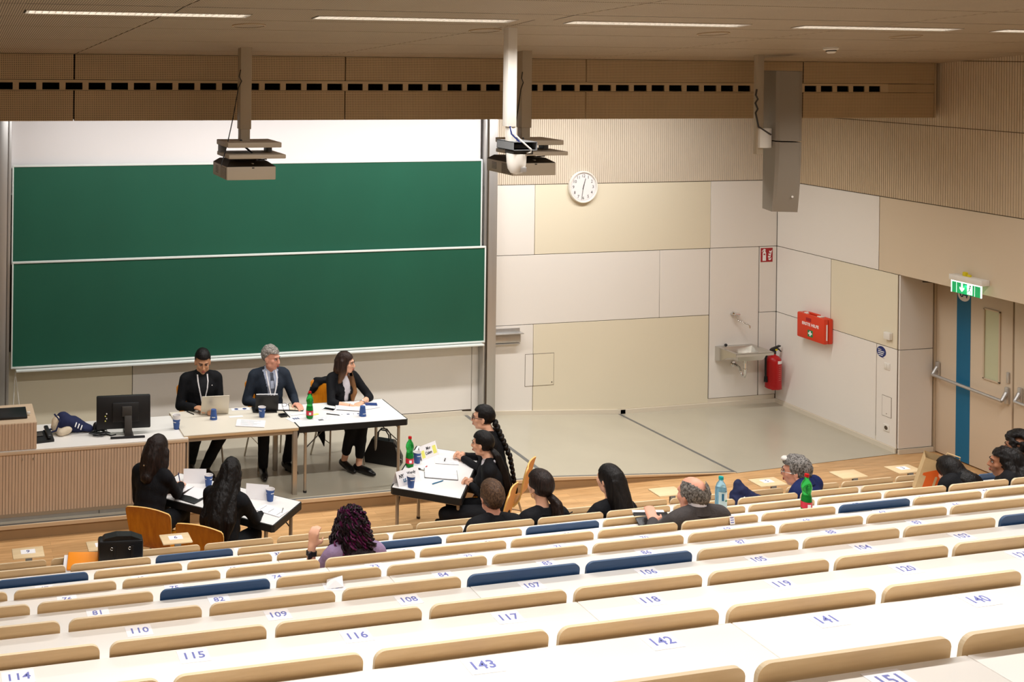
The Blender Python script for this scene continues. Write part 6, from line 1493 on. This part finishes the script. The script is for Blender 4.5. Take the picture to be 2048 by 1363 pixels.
o = thing('pen', 'dark pen in the hand of the woman writing at the left table', 'pen', (2.185, 9.80, LTZ+0.075)); MB().tube([(0.0, 0.0, 0.06), (0.02, 0.0, -0.045)], 0.0045, 8).build('barrel', M_blue_sign, o); MB().tube([(0.02, 0, -0.045), (0.022, 0, -0.06)], [0.004, 0.001], 8).build('tip', M_steel, o)
bx, by = pB.x+0.05, pB.y-0.04
h = loc_of((2.80, 9.16), azL, bx, by); h2 = loc_of((2.52, 9.36), azL, bx, by)
r, HM, Q, wr = body('woman with long wavy black hair in black blazer, back to the seats', bx, by, 0, azL, S_light, C_black, C_black, M_shoe, 0.96, fem=True, lean=0.22, hpitch=-0.15, hyaw=0.1,
    hands={'R': {'at': (h[0], h[1], 0.70)}, 'L': {'at': (h2[0], h2[1], 0.70)}}, face=False, noise=0.004, shoulder=0.175)
hp = lambda p: tuple(HM @ Vector(p))
long_hair(r, HM, H_black, [[(hp((0, -0.05, 0.03)), 0.085), (hp((0, -0.085, -0.08)), 0.088), (Q(0, -0.10, 0.42), 0.095), (Q(0.0, -0.125, 0.28), 0.10), (Q(0.0, -0.13, 0.14), 0.075), (Q(0, -0.13, 0.06), 0.04)], [(hp((0.06, -0.02, 0.0)), 0.04), (Q(0.09, -0.06, 0.44), 0.05), (Q(0.11, -0.10, 0.28), 0.045), (Q(0.10, -0.11, 0.14), 0.02)], [(hp((-0.06, -0.02, 0.0)), 0.04), (Q(-0.09, -0.07, 0.44), 0.055), (Q(-0.12, -0.11, 0.28), 0.05), (Q(-0.11, -0.12, 0.10), 0.02)]], strands=60, noise=0.008)

# --- the two women at the right counsel table in profile
cx_, cy_ = pC.x-0.10, pC.y+0.02
h = loc_of((5.03, 9.90), azR, cx_, cy_)
r, HM, Q, wr = body('woman with spectacles and long black braid at the right table, hands clasped', cx_, cy_, 0, azR, S_light, C_black, C_black, M_shoe, 1.0, fem=True, lean=0.16, hpitch=-0.04, hyaw=0.05,
    hands={'R': {'at': (h[0]+0.035, h[1]-0.05, 0.735), 'dir': (-0.45, 0.8, 0.25), 'up': (0.7, 0, 0.7), 'curl': 0.8}, 'L': {'at': (h[0]-0.045, h[1]-0.05, 0.735), 'dir': (0.45, 0.8, 0.25), 'up': (-0.7, 0, 0.7), 'curl': 0.8}}, vox=0.0075, noise=0.004)
hp = lambda p: tuple(HM @ Vector(p))
hlw = lambda q: q.z < 0.066 and abs(q.x) < 0.075 or (q.y > 0.0 and q.z < 0.02)
cap_hair(r, HM, H_black, lambda p: (p.z > 0.072 if p.y > 0.04 else (p.z > 0.022-0.2*0 if p.y > -0.01 else p.z > -0.075)), (0.084, 0.106, 0.100), noise=0.002, name='hair')
b = MB()
for k in range(15):
    u = k/14; p0 = Vector(hp((0, -0.115, -0.045))); p1 = Q(-0.01, -0.150, 0.28); p2 = Q(-0.02, -0.16, -0.06)
    p = (p0*(1-u*2)+p1*(u*2)) if u < 0.5 else (p1*(2-2*u)+p2*(2*u-1))
    rr = 0.034*(1-0.35*u)
    for s in (-1, 1): b.ball(p+Vector((s*rr*0.45, 0, 0.006*s)), (rr*0.75, rr*0.8, 0.032), rot=(0, s*0.6, 0), nu=10, nv=7)
b.build('braid', H_black, r)
for s in (-1, 1):
    MB().tube([HM @ Vector((s*0.033+0.024*math.cos(a), 0.102, 0.006+0.019*math.sin(a))) for a in [2*PI*k/14 for k in range(15)]], 0.0026, 5).build('lens_rim', M_glass_rim, r)
    MB().tube([HM @ Vector(p) for p in ((s*0.057, 0.100, 0.010), (s*0.076, 0.05, 0.012), (s*0.081, 0.0, 0.008))], 0.0026, 5).build('temple', M_glass_rim, r)
MB().tube([HM @ Vector(p) for p in ((-0.009, 0.104, 0.010), (0.009, 0.104, 0.010))], 0.0026, 5).build('bridge', M_glass_rim, r)
dx_, dy_ = pD.x-0.02, pD.y+0.03
h = loc_of((4.83, 9.36), azR, dx_, dy_)
r, HM, Q, wr = body('woman with low ponytail in black blazer and white collar at the right table', dx_, dy_, 0, azR, S_light, C_black, C_black, M_shoe, 0.96, fem=True, lean=0.13, hpitch=-0.08, hyaw=-0.22,
    hands={'R': {'at': (h[0]+0.035, h[1]-0.05, 0.735), 'dir': (-0.45, 0.8, 0.25), 'up': (0.7, 0, 0.7), 'curl': 0.8}, 'L': {'at': (h[0]-0.045, h[1]-0.05, 0.735), 'dir': (0.45, 0.8, 0.25), 'up': (-0.7, 0, 0.7), 'curl': 0.8}}, vox=0.0075, collar=C_white, noise=0.004,
    knees={'R': (0.10, 0.42, 0.50), 'L': (-0.16, 0.44, 0.52)})
hp = lambda p: tuple(HM @ Vector(p))
cap_hair(r, HM, H_black, lambda p: (p.z > 0.070 if p.y > 0.04 else (p.z > 0.018 if p.y > -0.015 else p.z > -0.085)), (0.084, 0.107, 0.101), noise=0.002)
long_hair(r, HM, H_black, [[(hp((0, -0.105, -0.05)), 0.022), (hp((0, -0.135, -0.09)), 0.030), (Q(0, -0.115, 0.40), 0.036), (Q(0.0, -0.13, 0.26), 0.028), (Q(0, -0.125, 0.18), 0.010)]], name='ponytail', capr=(0.001, 0.001, 0.001), cut=False, strands=10)
MB().rbox(Q(0, -0.01, 0.53), (0.11, 0.11, 0.03), 0.012).build('shirt_collar', C_white, r)

# --- listeners in the rows
def sit(rw, dyy=0.20): return yr(rw)+dyy, fr(rw)
y, z = sit(6, 0.26)
r, HM, Q, wr = body('woman with long curly purple and black hair in the rows, wearing a black watch', 2.54, y, z, 0, S_light, C_lilac, C_black, M_shoe, 1.0, fem=True, lean=0.02, hpitch=-0.1, face=False, sleeve=0.4, headup=-0.07,
    hands={'L': {'at': (-0.225, 0.16, 0.98), 'dir': (0.2, 0.1, 1.0), 'up': (-0.6, -0.7, 0.2), 'curl': 0.7, 'hint': (-0.3, 0.3, -1)}, 'R': {'at': (0.05, 0.34, 0.72)}})
hp = lambda p: tuple(HM @ Vector(p))
b = MB(); b.ball(hp((0, -0.02, 0.035)), (0.090, 0.112, 0.098)); b.ball(hp((0, -0.06, -0.10)), (0.098, 0.090, 0.13)); b.ball(Q(0, -0.06, 0.42), (0.120, 0.085, 0.13))
me = voxel_mesh(b, 0.010, 3, None, 0.012, 26); me.materials.clear(); me.materials.append(H_curl); link('hair', me, r)
rnd = random.Random(4); cd_, cp_ = MB(), MB()
for k in range(300):
    a = rnd.uniform(0.05*PI, 1.95*PI)-PI/2+PI; el_ = rnd.uniform(-0.2, 1.45)
    d = Vector((math.cos(a)*math.cos(el_), math.sin(a)*math.cos(el_), math.sin(el_)))
    st_ = Vector(hp((0, -0.02, 0.03)))+Vector((d.x*0.088, d.y*0.110, d.z*0.098))
    L = rnd.uniform(0.10, 0.34); pts = []; ph = rnd.uniform(0, 6); n = 12
    sx = rnd.uniform(0.012, 0.020)
    for i in range(n+1):
        u = i/n; base = st_+Vector((d.x*0.045*u, d.y*0.035*u, -L*u+0.02*d.z*(1-u)))
        pts.append(base+Vector((math.cos(ph+u*14)*sx, math.sin(ph+u*14)*sx, 0)))
    (cp_ if (rnd.random() < 0.30) else cd_).tube(pts, [0.0062]*n+[0.002], 5)
stuff(cd_.build('dark_curls', H_curl, r)); stuff(cp_.build('purple_curls', H_plum, r))
el, w_ = wr['L']; d = (w_-el).normalized(); TM = Matrix.Translation(w_-d*0.035) @ d.to_track_quat('Z', 'Y').to_matrix().to_4x4()
MB().lathe([(0.031, -0.014), (0.034, -0.012), (0.034, 0.012), (0.031, 0.014)], 16, TM, caps=False).build('watch_strap', M_matte_black, r)
MB().rbox(w_-d*0.035+Vector((-0.020, -0.030, 0.0)), (0.038, 0.014, 0.044), 0.005, rot=(0, 0, 0.5)).build('smart_watch', M_black, r)

y, z = sit(8, 0.20)
r, HM, Q, wr = body('man with short brown hair in black jacket seen from behind in the rows', 4.31, y, z, 0, S_pink, C_black, C_black, M_shoe, 1.01, lean=0.03, hpitch=-0.03, face=False, headup=-0.02)
cap_hair(r, HM, H_short, lambda p: (p.z > 0.07 if p.y > 0.03 else (p.z > 0.0 if p.y > -0.01 else p.z > -0.080)), (0.088, 0.110, 0.112), noise=0.005)
r, HM, Q, wr = body('woman with dark brown low ponytail and black jacket seen from behind', 4.74, y, z, 0.08, S_light, C_black, C_black, M_shoe, 1.03, fem=True, lean=0.03, hyaw=0.25, hpitch=-0.03, face=False, headup=0.01, shoulder=0.17)
hp = lambda p: tuple(HM @ Vector(p))
cap_hair(r, HM, H_dark, lambda p: (p.z > 0.07 if p.y > 0.04 else (p.z > 0.005 if p.y > -0.005 else p.z > -0.10)), (0.090, 0.114, 0.108), noise=0.002)
long_hair(r, HM, H_dark, [[(hp((0.02, -0.10, -0.06)), 0.03), (hp((0.035, -0.135, -0.10)), 0.036), (Q(0.055, -0.115, 0.43), 0.042), (Q(0.065, -0.13, 0.30), 0.034), (Q(0.06, -0.13, 0.20), 0.012)]], name='ponytail', capr=(0.001, 0.001, 0.001), cut=False, strands=12)
MB().tube([HM @ Vector((-0.080, 0.004+0.016*math.sin(a), -0.060+0.018*math.cos(a))) for a in [2*PI*k/12 for k in range(13)]], 0.002, 5).build('hoop_earring', M_gold, r)
r, HM, Q, wr = body('woman with long straight black hair and black jacket holding a pen', 5.365, y, z, 0.05, S_light, C_black, C_black, M_shoe, 1.03, fem=True, lean=0.03, hyaw=0.30, hpitch=-0.05, face=False, headup=0.01,
    hands={'L': {'at': (-0.22, 0.22, 0.80), 'dir': (-0.2, 0.8, 0.35), 'up': (-0.5, 0, 0.8), 'curl': 0.8, 'pinch': True, 'hint': (-0.8, -0.3, -0.6)}})
hp = lambda p: tuple(HM @ Vector(p))
long_hair(r, HM, H_black, [[(hp((0, -0.05, 0.03)), 0.086), (hp((0.0, -0.085, -0.08)), 0.088), (Q(0.03, -0.085, 0.44), 0.095), (Q(0.05, -0.105, 0.32), 0.10), (Q(0.05, -0.11, 0.15), 0.09), (Q(0.05, -0.11, 0.05), 0.05)], [(hp((0.05, -0.02, 0.02)), 0.045), (Q(0.10, -0.05, 0.46), 0.055), (Q(0.13, -0.085, 0.34), 0.05), (Q(0.13, -0.10, 0.14), 0.03)]], strands=24, noise=0.002)
el, w_ = wr['L']; o = thing('pen', 'dark pen in the hand of the woman with straight black hair', 'pen', tuple(r.matrix_basis @ (w_+Vector((-0.01, 0.07, 0.045)))))
MB().tube([(0.05, -0.01, 0.035), (-0.06, 0.02, -0.03)], 0.005, 8).build('barrel', M_black, o); MB().tube([(-0.06, 0.02, -0.03), (-0.07, 0.023, -0.036)], [0.004, 0.001], 8).build('tip', M_steel, o)
y, z = sit(6, 0.22)
r, HM, Q, wr = body('bald man with a ring of grey hair and grey jacket holding a black notebook', 4.97, y, z, 0.05, S_pink, C_grey, C_grey, M_shoe, 1.02, lean=0.04, hpitch=-0.08, hyaw=0.15, face=False, headup=-0.08,
    hands={'L': {'at': (-0.04, 0.40, 0.80), 'dir': (0.35, 0.8, 0.5), 'up': (-0.4, -0.6, 0.7), 'curl': 0.35, 'hint': (-0.8, -0.3, -0.6)}})
cap_hair(r, HM, H_greyd, lambda p: p.z < 0.088+0.02*math.sin(p.x*60) and (p.z > -0.080 if p.y < -0.03 else (p.y < 0.02 and p.z > 0.0)), (0.087, 0.108, 0.100), noise=0.006, nscale=45, name='hair_ring')
MB().lathe([(0.060, 0), (0.057, 0.03)], 24, Matrix.Translation(Q(-0.004, 0.008, 0.545)), caps=False).build('shirt_collar', C_white, r)
y, z = sit(8, 0.24)
r, HM, Q, wr = body('grey-haired man with spectacles in blue jacket looking left', 7.33, y, z, 0.45, S_pink, C_blue, C_black, M_shoe, 1.02, lean=0.16, hyaw=0.30, hpitch=-0.12, headup=-0.085, brow=M_browg)
cap_hair(r, HM, H_greyd, lambda p: (p.z > 0.072 if p.y > 0.035 else (p.z > 0.0 if p.y > -0.01 else p.z > -0.098)), (0.088, 0.114, 0.110), noise=0.008, nscale=28)
MB().ball(HM @ Vector((0, 0.070, 0.103)), (0.048, 0.030, 0.022)).build('white_forelock', mat('white_hair', (206, 202, 196), 0.6), r)
for s in (-1, 1):
    MB().tube([HM @ Vector((s*0.033+0.022*math.cos(a), 0.104, 0.004+0.018*math.sin(a))) for a in [2*PI*k/14 for k in range(15)]], 0.002, 5).build('lens_rim', M_steel, r)
    MB().tube([HM @ Vector(p) for p in ((s*0.055, 0.102, 0.010), (s*0.078, 0.05, 0.012), (s*0.082, 0.0, 0.006))], 0.002, 5).build('temple', M_steel, r)
MB().tube([HM @ Vector(p) for p in ((-0.011, 0.106, 0.008), (0.011, 0.106, 0.008))], 0.002, 5).build('bridge', M_steel, r)
y, z = sit(7, 0.22)
r, HM, Q, wr = body('person with smooth black hair bent forward behind the brown paper bag', 8.12, y, z, 0, S_light, C_black, C_black, M_shoe, 0.98, fem=True, lean=0.30, hpitch=-0.55, face=False, headup=-0.13)
hp = lambda p: tuple(HM @ Vector(p))
long_hair(r, HM, H_black, [[(hp((0, -0.04, 0.03)), 0.092), (hp((0.01, -0.05, -0.06)), 0.098), (Q(0.04, -0.03, 0.46), 0.10), (Q(0.06, -0.075, 0.34), 0.085), (Q(0.06, -0.09, 0.22), 0.04)]], strands=14, noise=0.002)
r, HM, Q, wr = body('woman with full black hair in profile at the right edge', 8.54, y, z, 0.5, S_brown, C_black, C_black, M_shoe, 1.02, fem=True, lean=0.05, hyaw=0.35, hpitch=-0.02, headup=-0.11)
hp = lambda p: tuple(HM @ Vector(p))
long_hair(r, HM, H_black, [[(hp((0, -0.05, 0.03)), 0.100), (hp((0, -0.08, -0.06)), 0.105), (Q(0, -0.07, 0.46), 0.115), (Q(0, -0.10, 0.34), 0.11), (Q(0, -0.11, 0.2), 0.06)], [(hp((0.06, -0.01, 0.02)), 0.05), (Q(0.11, -0.02, 0.44), 0.05), (Q(0.12, -0.05, 0.3), 0.03)], [(hp((-0.058, -0.03, 0.02)), 0.042), (Q(-0.10, -0.05, 0.46), 0.045), (Q(-0.12, -0.06, 0.3), 0.03)]], strands=30, noise=0.010, hl=lambda q: q.z < 0.066 and q.x > -0.072-0*q.y and abs(q.x) < 0.070)
y, z = sit(8, 0.26)
r, HM, Q, wr = body('person with short curly black hair cut off by the right edge', 9.66, y, z, 0.3, S_brown, C_black, C_black, M_shoe, 1.02, lean=0.05, hyaw=0.3, headup=-0.06)
b = MB(); rnd = random.Random(9)
for k in range(150):
    a = rnd.uniform(0, 2*PI); e_ = rnd.uniform(-0.5, 1.5)
    p = Vector((0.094*math.cos(a)*math.cos(e_), -0.02+0.112*math.sin(a)*math.cos(e_), 0.045+0.108*math.sin(e_)))
    if p.y > 0.05 and p.z < 0.07: continue
    b.ball(p, rnd.uniform(0.016, 0.026), HM, nu=8, nv=6)
me = voxel_mesh(b, 0.008, 1, None, 0.003, 60); me.materials.clear(); me.materials.append(H_black); link('curly_hair', me, r)
for s_ in (TXT, VOX): bpy.data.scenes.remove(s_)
